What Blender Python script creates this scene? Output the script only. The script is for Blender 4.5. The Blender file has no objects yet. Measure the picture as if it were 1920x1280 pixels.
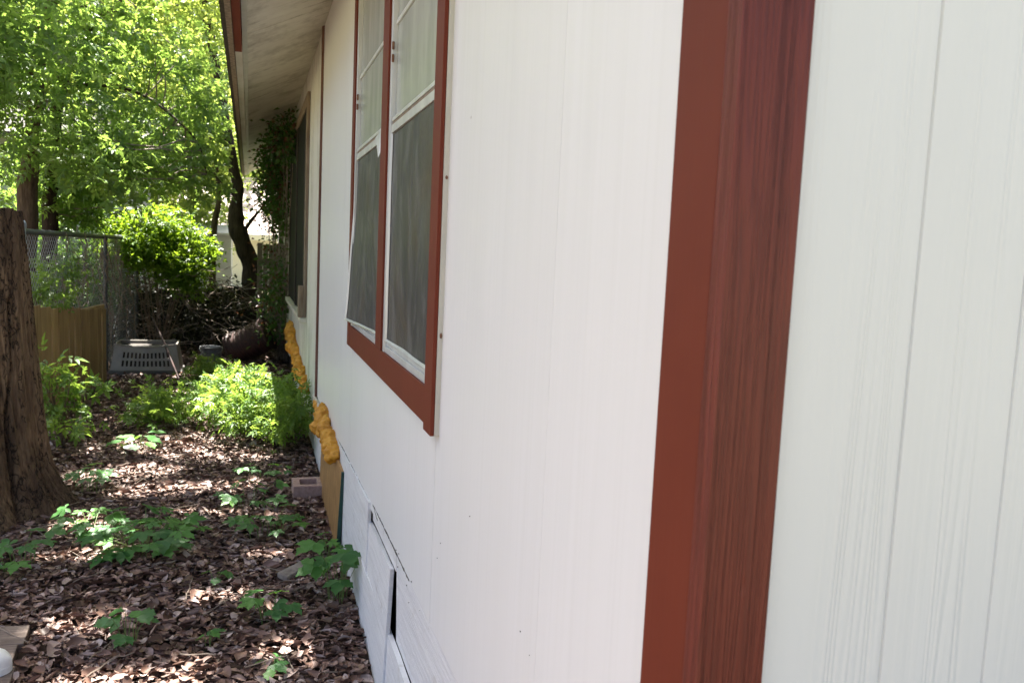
import bpy, math, random
import numpy as np
from mathutils import Matrix, Vector, noise

# ------------------------------------------------------------------ camera, sky, sun, exposure
scene = bpy.context.scene
COL = scene.collection
cam_data = bpy.data.cameras.new('camera')
cam = bpy.data.objects.new('camera', cam_data)
COL.objects.link(cam)
right = Vector((0.9526, -0.3004, 0.0449)).normalized()
fwd = Vector((0.3032, 0.9475, -0.1026)).normalized()
up = right.cross(fwd).normalized()
right = fwd.cross(up).normalized()
cam.matrix_world = Matrix(((right.x, up.x, -fwd.x, 0.0), (right.y, up.y, -fwd.y, 0.0), (right.z, up.z, -fwd.z, 1.48), (0, 0, 0, 1)))
cam_data.sensor_width = 22.3
cam_data.lens = 1550.0 / 1920.0 * 22.3
cam_data.clip_start = 0.05
cam_data.clip_end = 1000
cam_data.dof.use_dof = True
cam_data.dof.focus_distance = 2.4
cam_data.dof.aperture_fstop = 5.6
scene.camera = cam

SUN = Vector((-0.135, 0.40, 0.906)).normalized()          # towards the sun
world = bpy.data.worlds.new('World')
scene.world = world
world.use_nodes = True
wn = world.node_tree
sky = wn.nodes.new('ShaderNodeTexSky')
sky.sky_type = 'NISHITA'
sky.sun_disc = False
sky.sun_elevation = math.asin(SUN.z)
sky.sun_rotation = math.atan2(SUN.x, SUN.y)
sky.air_density = 0.78
sky.dust_density = 5.5
wn.links.new(sky.outputs['Color'], wn.nodes['Background'].inputs['Color'])
wn.nodes['Background'].inputs['Strength'].default_value = 0.052
sun_data = bpy.data.lights.new('sun', 'SUN')
sun_data.energy = 5.0
sun_data.angle = math.radians(0.53)
sun_data.color = (1.0, 0.95, 0.87)
sun = bpy.data.objects.new('sun', sun_data)
COL.objects.link(sun)
sun.rotation_euler = (-SUN).to_track_quat('-Z', 'Y').to_euler()
scene.view_settings.view_transform = 'Standard'
scene.view_settings.look = 'None'
scene.view_settings.gamma = 1.0
scene.view_settings.exposure = 3.05
scene.cycles.max_bounces = 10
scene.cycles.transparent_max_bounces = 12
scene.cycles.sample_clamp_indirect = 8.0
scene.cycles.use_denoising = True

random.seed(11)
RNG = np.random.default_rng(11)

# ------------------------------------------------------------------ materials
def srgb(r, g, b):
    f = lambda c: (c / 255 / 12.92) if c / 255 <= 0.04045 else ((c / 255 + 0.055) / 1.055) ** 2.4
    return (f(r), f(g), f(b))

class Mat:
    """Thin helper over a node tree: every method adds a node and returns its output."""
    def __init__(self, name):
        self.m = bpy.data.materials.new(name)
        self.m.use_nodes = True
        self.t = self.m.node_tree
        self.n = self.t.nodes
        self.l = self.t.links
        self.b = self.n['Principled BSDF']
        self.out = self.n['Material Output']
    def node(self, kind, **kw):
        x = self.n.new(kind)
        for k, v in kw.items():
            setattr(x, k, v)
        return x
    def put(self, sock, v):
        if hasattr(v, 'is_output'):
            self.l.new(v, sock)
        elif isinstance(v, (tuple, list)) and len(v) == 3 and len(sock.default_value) == 4:
            sock.default_value = (*v, 1)
        else:
            sock.default_value = v
    def coord(self, scale=(1, 1, 1), which='Object', loc=(0, 0, 0), rot=(0, 0, 0)):
        c = self.node('ShaderNodeTexCoord')
        mp = self.node('ShaderNodeMapping')
        self.l.new(c.outputs[which], mp.inputs['Vector'])
        mp.inputs['Scale'].default_value = scale
        mp.inputs['Location'].default_value = loc
        mp.inputs['Rotation'].default_value = rot
        return mp.outputs['Vector']
    def noise(self, vec, scale=5, detail=4, rough=0.55, dist=0.0):
        x = self.node('ShaderNodeTexNoise')
        self.l.new(vec, x.inputs['Vector'])
        x.inputs['Scale'].default_value = scale
        x.inputs['Detail'].default_value = detail
        x.inputs['Roughness'].default_value = rough
        x.inputs['Distortion'].default_value = dist
        return x.outputs['Fac']
    def wave(self, vec, scale, dist=2, detail=3, axis='X', dscale=1.0):
        x = self.node('ShaderNodeTexWave', bands_direction=axis)
        self.l.new(vec, x.inputs['Vector'])
        x.inputs['Scale'].default_value = scale
        x.inputs['Distortion'].default_value = dist
        x.inputs['Detail'].default_value = detail
        x.inputs['Detail Scale'].default_value = dscale
        return x.outputs['Fac']
    def vor(self, vec, scale, feature='F1'):
        x = self.node('ShaderNodeTexVoronoi', feature=feature)
        self.l.new(vec, x.inputs['Vector'])
        x.inputs['Scale'].default_value = scale
        return x.outputs['Distance']
    def ramp(self, fac, stops):
        x = self.node('ShaderNodeValToRGB')
        e = x.color_ramp.elements
        while len(e) < len(stops):
            e.new(0.5)
        for i, (p, c) in enumerate(stops):
            e[i].position = p
            if not isinstance(c, (tuple, list)):
                c = (c, c, c)
            e[i].color = (*c, 1)
        self.put(x.inputs['Fac'], fac)
        return x.outputs['Color']
    def mix(self, fac, a, b, mode='MIX'):
        x = self.node('ShaderNodeMix', data_type='RGBA', blend_type=mode)
        self.put(x.inputs[0], fac)
        self.put(x.inputs[6], a)
        self.put(x.inputs[7], b)
        return x.outputs[2]
    def math(self, op, a, b=0.0):
        x = self.node('ShaderNodeMath', operation=op)
        self.put(x.inputs[0], a)
        self.put(x.inputs[1], b)
        return x.outputs[0]
    def bump(self, h, strength=0.3, dist=0.01, prev=None):
        x = self.node('ShaderNodeBump')
        x.inputs['Strength'].default_value = strength
        x.inputs['Distance'].default_value = dist
        self.l.new(h, x.inputs['Height'])
        if prev is not None:
            self.l.new(prev, x.inputs['Normal'])
        return x.outputs['Normal']
    def island(self):
        return self.node('ShaderNodeNewGeometry').outputs['Random Per Island']
    def objrand(self):
        return self.node('ShaderNodeObjectInfo').outputs['Random']
    def done(self, color=None, rough=0.6, normal=None, metal=0.0, spec=0.5, **kw):
        if color is not None:
            self.put(self.b.inputs['Base Color'], color)
        self.put(self.b.inputs['Roughness'], rough)
        self.put(self.b.inputs['Metallic'], metal)
        self.put(self.b.inputs['Specular IOR Level'], spec)
        if normal is not None:
            self.l.new(normal, self.b.inputs['Normal'])
        return self.m

def m_wall_smooth():
    m = Mat('painted_smooth_siding')
    v = m.coord((1, 22, 0.25))
    s = m.noise(v, 3.0, 5, 0.6)
    big = m.noise(m.coord((1, 1.0, 0.6)), 1.6, 3)
    c = m.ramp(s, [(0.25, (0.755, 0.755, 0.745)), (0.5, (0.785, 0.785, 0.78)), (0.8, (0.80, 0.80, 0.80))])
    c = m.mix(m.ramp(big, [(0.45, 0.0), (0.75, 0.35)]), c, (0.74, 0.73, 0.69))
    spk = m.vor(m.coord((1, 1, 1)), 4.2)
    c = m.mix(m.ramp(spk, [(0.010, 0.6), (0.018, 0.0)]), c, (0.18, 0.15, 0.14))
    h = m.noise(m.coord((1, 60, 0.6)), 3.0, 4)
    n = m.bump(h, 0.10, 0.003)
    n = m.bump(m.noise(m.coord((1, 2.2, 0.5)), 1.5, 2), 0.35, 0.02, n)
    n = m.bump(m.noise(m.coord((1, 11, 0.12)), 1.0, 2), 0.16, 0.010, n)
    return m.done(c, 0.42, n)

def m_wall_old():
    m = Mat('grimy_old_siding')
    s = m.noise(m.coord((1, 14, 0.3)), 3.0, 5, 0.65)
    c = m.ramp(s, [(0.25, (0.5, 0.47, 0.4)), (0.5, (0.7, 0.68, 0.62)), (0.8, (0.78, 0.77, 0.73))])
    g = m.noise(m.coord((1, 1.2, 0.5)), 2.2, 5, 0.7)
    c = m.mix(m.ramp(g, [(0.5, 0.0), (0.72, 0.8)]), c, (0.27, 0.24, 0.18))
    n = m.bump(s, 0.35, 0.005)
    return m.done(c, 0.6, n)

def m_wall_grain():
    m = Mat('painted_wood_grain_siding')
    g1 = m.noise(m.coord((17, 1, 0.42)), 1.0, 2, 0.45, 0.25)
    w = m.math('SINE', m.math('MULTIPLY', g1, 95.0))
    f = m.noise(m.coord((130, 1, 1.2)), 2.0, 2, 0.5)
    mask = m.ramp(m.noise(m.coord((5, 1, 0.3)), 2.0, 2), [(0.44, 0.08), (0.66, 1.0)])
    h = m.math('MULTIPLY', w, mask)
    n = m.bump(h, 0.36, 0.0016)
    n = m.bump(f, 0.24, 0.0012, n)
    c = m.ramp(m.noise(m.coord((3, 1, 0.7)), 2, 3), [(0.3, (0.76, 0.765, 0.755)), (0.7, (0.81, 0.815, 0.81))])
    return m.done(c, 0.45, n)

def m_red(name, grain):
    m = Mat(name)
    base = m.noise(m.coord((1, 1, 1)), 3, 4)
    c = m.ramp(base, [(0.3, (0.135, 0.026, 0.013)), (0.7, (0.165, 0.034, 0.017))])
    if grain:
        f = m.noise(m.coord((700, 700, 40)), 1.0, 3, 0.6)
        g1 = m.noise(m.coord((42, 42, 0.8)), 1.0, 2, 0.5, 0.35)
        g2 = m.math('ADD', m.math('MULTIPLY', m.math('SINE', m.math('MULTIPLY', g1, 120.0)), 0.22), 0.5)
        h = m.math('ADD', m.math('MULTIPLY', g2, 0.6), m.math('MULTIPLY', m.noise(m.coord((300, 300, 12)), 1.0, 3, 0.6, 0.6), 0.4))
        c = m.ramp(base, [(0.3, (0.150, 0.028, 0.018)), (0.7, (0.175, 0.035, 0.022))])
        n = m.bump(h, 1.0, 0.004)
        n = m.bump(f, 0.6, 0.0012, n)
        c = m.mix(m.ramp(h, [(0.32, 0.55), (0.5, 0.0)]), c, (0.085, 0.019, 0.014))  # groove shading painted in as darker red, since the bump alone shows little
        k = m.vor(m.coord((9, 9, 3.2)), 1.6)
        n = m.bump(m.ramp(k, [(0.0, 0.0), (0.06, 1.0)]), 0.5, 0.003, n)
        return m.done(c, 0.5, n, 0, 0.4)
    f = m.noise(m.coord((40, 40, 1.2)), 2.0, 4, 0.6)
    n = m.bump(f, 0.12, 0.003)
    c = m.mix(m.ramp(f, [(0.3, 0.25), (0.5, 0.0)]), c, (0.13, 0.029, 0.018))
    return m.done(c, 0.6, n, 0, 0.2)

def m_plain(name, c1, c2=None, rough=0.6, scale=6, stretch=(1, 1, 1), bump=0.2, dist=0.004, metal=0.0, spec=0.5, rand=0.0):
    m = Mat(name)
    f = m.noise(m.coord(stretch), scale, 5, 0.62)
    c = m.ramp(f, [(0.3, c1), (0.7, c2 or c1)])
    if rand:
        k = m.ramp(m.objrand(), [(0.0, 1 - rand), (1.0, 1 + rand)])
        c = m.mix(1.0, c, k, 'MULTIPLY')
    n = m.bump(f, bump, dist)
    return m.done(c, rough, n, metal, spec)

def m_leaf(name, c_lo, c_hi, trans=0.45, tcol=(0.3, 0.5, 0.04), rough=0.45, obj=False, yellow=0.0):
    m = Mat(name)
    r = m.objrand() if obj else m.island()
    c = m.ramp(r, [(0.0, c_lo), (0.85, c_hi), (1.0, tuple(a * 1.15 + b * yellow for a, b in zip(c_hi, (0.12, 0.1, 0))))])
    v = m.noise(m.coord((1, 1, 1)), 30, 2)
    c = m.mix(m.ramp(v, [(0.35, 0.25), (0.6, 0.0)]), c, tuple(x * 0.6 for x in c_lo))
    m.done(c, rough, None, 0.0, 0.35)
    tr = m.node('ShaderNodeBsdfTranslucent')
    tc = m.mix(r, tuple(x * 0.75 for x in tcol), tcol)
    m.l.new(tc, tr.inputs['Color'])
    ms = m.node('ShaderNodeMixShader')
    ms.inputs[0].default_value = trans
    m.l.new(m.b.outputs[0], ms.inputs[1])
    m.l.new(tr.outputs[0], ms.inputs[2])
    m.l.new(ms.outputs[0], m.out.inputs['Surface'])
    return m.m

def m_dead(name, obj):
    m = Mat(name)
    r = m.objrand() if obj else m.island()
    c = m.ramp(r, [(0.0, (0.050, 0.026, 0.017)), (0.3, (0.135, 0.070, 0.047)), (0.55, (0.22, 0.125, 0.090)), (0.82, (0.31, 0.205, 0.168)), (1.0, (0.50, 0.40, 0.36))])
    v = m.noise(m.coord((1, 1, 1)), 45, 3)
    c = m.mix(m.ramp(v, [(0.35, 0.5), (0.6, 0.0)]), c, (0.05, 0.032, 0.024))
    return m.done(c, 0.55, m.bump(v, 0.2, 0.003), 0, 0.4)

def m_ground():
    m = Mat('soil_and_litter')
    a = m.noise(m.coord((1, 1, 1)), 26, 6, 0.7)
    b = m.noise(m.coord((1, 1, 1)), 3, 4)
    c = m.ramp(a, [(0.3, (0.018, 0.012, 0.009)), (0.55, (0.05, 0.032, 0.024)), (0.75, (0.10, 0.07, 0.052))])
    n = m.bump(a, 0.6, 0.02)
    far = m.ramp(m.noise(m.coord((1, 1, 1)), 0.25, 4), [(0.35, (0.084, 0.094, 0.042)), (0.65, (0.16, 0.14, 0.09))])  # outer ground, toned behind the camera to bounce light onto the front wall
    g = m.node('ShaderNodeVectorMath', operation='LENGTH')
    m.l.new(m.coord((1, 1, 0), 'Object', (1.0, -6.0, 0)), g.inputs[0])
    k = m.node('ShaderNodeMapRange')
    m.l.new(g.outputs['Value'], k.inputs[0])
    k.inputs[1].default_value = 6.8
    k.inputs[2].default_value = 9.0
    c = m.mix(k.outputs[0], c, far)
    return m.done(c, 0.85, n, 0, 0.2)

def m_stump():
    m = Mat('weathered_stump_wood')
    v = m.coord((9, 9, 0.9))
    a = m.noise(v, 5.0, 6, 0.7, 0.6)
    big = m.noise(m.coord((1.5, 1.5, 0.8)), 2.0, 4)
    c = m.ramp(a, [(0.3, (0.022, 0.012, 0.008)), (0.45, (0.19, 0.12, 0.068)), (0.70, (0.38, 0.255, 0.15))])
    c = m.mix(m.ramp(big, [(0.45, 0.0), (0.66, 0.7)]), c, (0.04, 0.025, 0.017))
    cv = m.node('ShaderNodeVectorMath', operation='ADD')
    m.l.new(m.coord((10, 10, 0.32), loc=(0.3, 0, 0)), cv.inputs[0])
    nz_ = m.node('ShaderNodeTexNoise')
    m.l.new(m.coord((6, 6, 3)), nz_.inputs['Vector'])
    m.l.new(nz_.outputs['Color'], cv.inputs[1])
    ck = m.vor(cv.outputs[0], 1.0, 'DISTANCE_TO_EDGE')
    ckm = m.ramp(ck, [(0.008, 0.85), (0.035, 0.0)])
    c = m.mix(ckm, c, (0.012, 0.008, 0.006))
    hole = m.vor(m.coord((1, 1, 0.7)), 9.0)
    hm = m.ramp(hole, [(0.07, 1.0), (0.11, 0.0)])
    c = m.mix(hm, c, (0.008, 0.005, 0.004))
    n = m.bump(m.ramp(ck, [(0.0, 0.0), (0.08, 1.0)]), 0.8, 0.02)
    n = m.bump(a, 1.0, 0.03, n)
    n = m.bump(m.noise(m.coord((40, 40, 2.5)), 2.0, 5), 0.8, 0.012, n)
    return m.done(c, 0.8, n, 0, 0.25)

def m_bark(name, c1, c2):
    m = Mat(name)
    a = m.noise(m.coord((5, 5, 0.8)), 5, 6, 0.7, 0.3)
    c = m.ramp(a, [(0.3, c1), (0.7, c2)])
    return m.done(c, 0.85, m.bump(a, 0.9, 0.03), 0, 0.2)

def m_skirt():
    m = Mat('peeling_white_skirt_paint')
    a = m.noise(m.coord((1, 0.6, 9)), 5, 5, 0.65)
    c = m.ramp(a, [(0.3, (0.68, 0.68, 0.69)), (0.7, (0.80, 0.80, 0.805))])
    d = m.noise(m.coord((1, 1, 1.5)), 7, 6, 0.75)
    c = m.mix(m.ramp(d, [(0.56, 0.0), (0.74, 0.55)]), c, (0.36, 0.30, 0.24))
    p = m.noise(m.coord((1, 3, 22)), 6, 5, 0.7)
    c = m.mix(m.ramp(p, [(0.68, 0.0), (0.71, 0.85)]), c, (0.13, 0.11, 0.10))
    n = m.bump(a, 0.6, 0.008)
    n = m.bump(p, 0.4, 0.004, n)
    return m.done(c, 0.55, n)

def m_screen():
    m = Mat('dusty_sheen_screen')
    a = m.noise(m.coord((1, 5, 0.9)), 2.0, 4, 0.55)
    b = m.noise(m.coord((1, 2.0, 1.2), loc=(0, 3, 0)), 2.0, 4, 0.6, 1.0)
    c = m.ramp(a, [(0.3, (0.042, 0.042, 0.045)), (0.7, (0.075, 0.074, 0.075))])
    c = m.mix(m.ramp(b, [(0.5, 0.0), (0.75, 0.6)]), c, (0.10, 0.07, 0.042))
    d = m.noise(m.coord((1, 3.2, 1.4), loc=(0, 7, 2)), 2.0, 5, 0.6, 1.5)
    c = m.mix(m.ramp(d, [(0.48, 0.0), (0.75, 0.75)]), c, (0.19, 0.185, 0.18))  # lighter grey patches paint a hazy sheen into the screen colour
    n = m.bump(b, 0.5, 0.03)
    return m.done(c, 0.42, n, 0, 0.35)

def m_glass():
    m = Mat('dirty_reflection_glass')
    a = m.noise(m.coord((1, 4, 1.0)), 2.0, 5, 0.6)
    c = m.ramp(a, [(0.3, (0.48, 0.50, 0.45)), (0.7, (0.62, 0.63, 0.57))])
    m.done(c, 0.5, None, 0, 0.3)
    gl = m.node('ShaderNodeBsdfGlossy')
    gl.inputs['Roughness'].default_value = 0.22
    gl.inputs['Color'].default_value = (0.72, 0.74, 0.74, 1)
    tr = m.node('ShaderNodeBsdfTransparent')
    fr = m.node('ShaderNodeFresnel')
    fr.inputs['IOR'].default_value = 1.45
    dirt_and_reflection = m.node('ShaderNodeMixShader')
    m.put(dirt_and_reflection.inputs[0], m.ramp(a, [(0.3, 0.8), (0.7, 0.95)]))  # pale colour stands for reflected trees as well as dirt
    m.l.new(tr.outputs[0], dirt_and_reflection.inputs[1])
    m.l.new(m.b.outputs[0], dirt_and_reflection.inputs[2])
    ms = m.node('ShaderNodeMixShader')
    m.l.new(fr.outputs[0], ms.inputs[0])
    m.l.new(dirt_and_reflection.outputs[0], ms.inputs[1])
    m.l.new(gl.outputs[0], ms.inputs[2])
    m.l.new(ms.outputs[0], m.out.inputs['Surface'])
    return m.m

def m_foam():
    m = Mat('cured_orange_foam')
    a = m.noise(m.coord((1, 1, 1)), 14, 5, 0.6)
    c = m.ramp(a, [(0.3, (0.46, 0.19, 0.014)), (0.55, (0.62, 0.29, 0.028)), (0.75, (0.68, 0.36, 0.06))])
    d = m.noise(m.coord((1, 1, 1), loc=(3, 1, 0)), 30, 4, 0.7)
    c = m.mix(m.ramp(d, [(0.6, 0.0), (0.72, 0.6)]), c, (0.20, 0.08, 0.02))
    p = m.vor(m.coord((1, 1, 1)), 120)
    n = m.bump(p, 0.35, 0.004)
    n = m.bump(m.noise(m.coord((1, 1, 1)), 45, 4), 0.6, 0.008, n)
    return m.done(c, 0.55, n, 0, 0.35)

def m_soffit():
    m = Mat('stained_soffit_paint')
    a = m.noise(m.coord((1.2, 1.0, 1)), 3.0, 6, 0.72)
    b = m.noise(m.coord((2.0, 7, 1)), 2.0, 5, 0.7)
    c = m.ramp(b, [(0.3, (0.58, 0.54, 0.47)), (0.65, (0.68, 0.65, 0.58))])
    c = m.mix(m.ramp(a, [(0.48, 0.0), (0.70, 0.75)]), c, (0.24, 0.205, 0.16))
    g = m.noise(m.coord((1.5, 14, 1), loc=(2, 1, 0)), 1.2, 4, 0.75)
    c = m.mix(m.ramp(g, [(0.62, 0.0), (0.68, 0.8)]), c, (0.10, 0.065, 0.04))
    return m.done(c, 0.6, m.bump(b, 0.2, 0.004))

M = dict(
    wall=m_wall_smooth(), wall_old=m_wall_old(), wall_grain=m_wall_grain(),
    red=m_red('red_brown_smooth_paint', False), red_rough=m_red('red_brown_rough_sawn_paint', True),
    trimwhite=m_plain('grey_white_trim_paint', (0.5, 0.49, 0.43), (0.62, 0.61, 0.55), 0.5, 8, (1, 1, 0.3), 0.15),
    alu=m_plain('weathered_white_aluminium', (0.55, 0.56, 0.55), (0.72, 0.73, 0.72), 0.35, 12, (1, 1, 0.3), 0.1, metal=0.25),
    rust=m_plain('rusty_clip', (0.10, 0.04, 0.02), (0.26, 0.14, 0.09), 0.8, 60, bump=0.6),
    screen=m_screen(), glass=m_glass(), soffit=m_soffit(),
    curtain=m_plain('pale_curtain', (0.55, 0.54, 0.48), (0.72, 0.71, 0.65), 0.9, 5, (1, 9, 0.2), 0.5, 0.02),
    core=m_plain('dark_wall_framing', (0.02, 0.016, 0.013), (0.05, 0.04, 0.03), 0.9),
    weathered=m_plain('weathered_grey_brown_wood', (0.13, 0.085, 0.055), (0.33, 0.26, 0.19), 0.8, 7, (6, 6, 0.6), 0.5),
    skirt=m_skirt(),
    crack=m_plain('dark_peeled_paint_fleck', (0.03, 0.028, 0.025), (0.09, 0.08, 0.07), 0.8, 40),
    foam=m_foam(),
    roof=m_plain('dark_asphalt_shingle', (0.03, 0.027, 0.025), (0.07, 0.062, 0.055), 0.9, 40, bump=0.5),
    fascia=m_plain('white_fascia_paint', (0.52, 0.47, 0.38), (0.74, 0.72, 0.66), 0.55, 4, (1, 0.4, 2), 0.2),
    plywood=m_plain('bare_plywood_face', (0.20, 0.095, 0.028), (0.44, 0.25, 0.09), 0.6, 9, (3, 5, 1.2), 0.35),
    green=m_plain('dark_green_edge_paint', (0.012, 0.045, 0.036), (0.02, 0.07, 0.055), 0.6, 20),
    concrete=m_plain('pinkish_concrete', (0.27, 0.175, 0.15), (0.43, 0.31, 0.27), 0.9, 50, bump=0.5),
    stump=m_stump(), ground=m_ground(),
    stumptop=m_plain('grey_cut_end_grain', (0.12, 0.10, 0.085), (0.3, 0.26, 0.225), 0.9, 20, bump=0.6, dist=0.02),
    bark=m_bark('brown_tree_bark', (0.045, 0.030, 0.021), (0.17, 0.12, 0.085)),
    darkbark=m_bark('dark_tree_bark', (0.018, 0.012, 0.009), (0.075, 0.052, 0.04)),
    twig=m_plain('dry_twig_bark', (0.10, 0.075, 0.055), (0.30, 0.24, 0.19), 0.8, 30),
    stem=m_plain('green_stem', (0.10, 0.16, 0.035), (0.16, 0.22, 0.06), 0.6, 20),
    redstem=m_plain('reddish_shrub_stem', (0.09, 0.06, 0.035), (0.18, 0.12, 0.07), 0.7, 20),
    picket=m_plain('tan_fence_board', (0.24, 0.15, 0.062), (0.42, 0.29, 0.14), 0.75, 5, (5, 5, 0.5), 0.4, rand=0.18),
    darkboard=m_plain('near_black_fence_board', (0.006, 0.005, 0.004), (0.02, 0.015, 0.011), 0.85, 6, (5, 5, 0.6), 0.5, rand=0.25),  # near black tone on every board
    galv=m_plain('galvanised_steel', (0.34, 0.38, 0.43), (0.52, 0.56, 0.62), 0.42, 30, bump=0.1, metal=0.6),
    oldmetal=m_plain('tarnished_bucket_metal', (0.12, 0.125, 0.13), (0.26, 0.27, 0.28), 0.4, 14, bump=0.15, metal=0.6),
    wire=m_plain('dull_fence_wire', (0.2, 0.21, 0.22), (0.36, 0.37, 0.38), 0.5, 60, metal=0.5),
    rail=m_plain('dark_weathered_rail', (0.06, 0.065, 0.07), (0.12, 0.13, 0.14), 0.5, 30, metal=0.3),
    plastic=m_plain('aged_beige_plastic', (0.20, 0.18, 0.155), (0.30, 0.275, 0.24), 0.45, 6),
    plasticdark=m_plain('dirty_grey_plastic', (0.06, 0.055, 0.05), (0.11, 0.10, 0.09), 0.55, 8),
    drum=m_plain('rusty_red_drum', (0.022, 0.010, 0.008), (0.065, 0.024, 0.018), 0.7, 9, bump=0.4),
    panel=m_plain('weathered_brown_panel', (0.10, 0.080, 0.062), (0.22, 0.18, 0.145), 0.85, 7, bump=0.5),
    plank=m_plain('old_grey_plank', (0.085, 0.058, 0.044), (0.21, 0.16, 0.13), 0.8, 6, (1.2, 14, 5), 0.6, 0.01),
    rubber=m_plain('white_shoe_rubber', (0.72, 0.73, 0.71), (0.82, 0.83, 0.81), 0.4, 30, bump=0.1),
    canvas=m_plain('grey_shoe_canvas', (0.30, 0.31, 0.34), (0.40, 0.41, 0.44), 0.85, 200, bump=0.4),
    lapwall=m_plain('pale_green_white_siding', (0.38, 0.39, 0.355), (0.46, 0.475, 0.44), 0.6, 4, (0.4, 1, 6)),  # siding colour lowered to put the wall's shade into it
    shed=m_plain('pale_grey_shed_paint', (0.42, 0.42, 0.41), (0.6, 0.6, 0.58), 0.7, 5),
    garage=m_plain('cream_garage_wall', (0.72, 0.66, 0.58), (0.8, 0.74, 0.66), 0.7, 2),
    seam=m_plain('painted_gap_shade', (0.02, 0.008, 0.006), (0.05, 0.018, 0.012), 0.8, 60),  # dark colour standing in for shade in the corner board gap
    farscreen=m_plain('black_far_screen', (0.010, 0.010, 0.011), (0.026, 0.025, 0.025), 0.75, 5, (1, 6, 0.6), 0.2, spec=0.15),
    oldred=m_plain('faded_red_brown_paint', (0.11, 0.045, 0.028), (0.20, 0.10, 0.07), 0.7, 6, (1, 1, 0.4), 0.3),
    pinkroof=m_plain('pale_pinkish_roofing', (0.42, 0.33, 0.29), (0.55, 0.45, 0.40), 0.8, 3),
    dead=m_dead('dead_leaf_litter', False), deadobj=m_dead('dead_leaf_single', True),
    leaf_tree=m_leaf('tree_leaf', (0.038, 0.095, 0.024), (0.105, 0.195, 0.05), 0.46, (0.35, 0.53, 0.09)),
    leaf_far=m_leaf('sunny_tree_leaf', (0.058, 0.12, 0.024), (0.14, 0.22, 0.05), 0.48, (0.46, 0.57, 0.10), yellow=0.3),
    leaf_bush=m_leaf('bush_leaf', (0.055, 0.13, 0.016), (0.10, 0.19, 0.022), 0.42, (0.33, 0.50, 0.03), yellow=0.3),
    leaf_nandina=m_leaf('nandina_leaf', (0.060, 0.14, 0.028), (0.135, 0.235, 0.045), 0.42, (0.34, 0.50, 0.07)),
    leaf_nandina_obj=m_leaf('nandina_leaf_single', (0.060, 0.14, 0.028), (0.135, 0.235, 0.045), 0.42, (0.34, 0.50, 0.07), obj=True),
    leaf_seed=m_leaf('seedling_leaf', (0.035, 0.125, 0.040), (0.075, 0.21, 0.045), 0.36, (0.22, 0.46, 0.05), obj=True, yellow=0.3),
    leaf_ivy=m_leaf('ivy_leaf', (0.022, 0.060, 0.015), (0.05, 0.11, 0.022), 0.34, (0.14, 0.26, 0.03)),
    leaf_shade=m_leaf('shade_dark_leaf', (0.010, 0.009, 0.005), (0.035, 0.034, 0.014), 0.2, (0.05, 0.06, 0.015)),  # near black leaves: deep shade put into the colour
    leaf_brown=m_leaf('dry_vine_leaf', (0.06, 0.028, 0.015), (0.13, 0.06, 0.03), 0.25, (0.2, 0.08, 0.03)),
)

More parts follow.
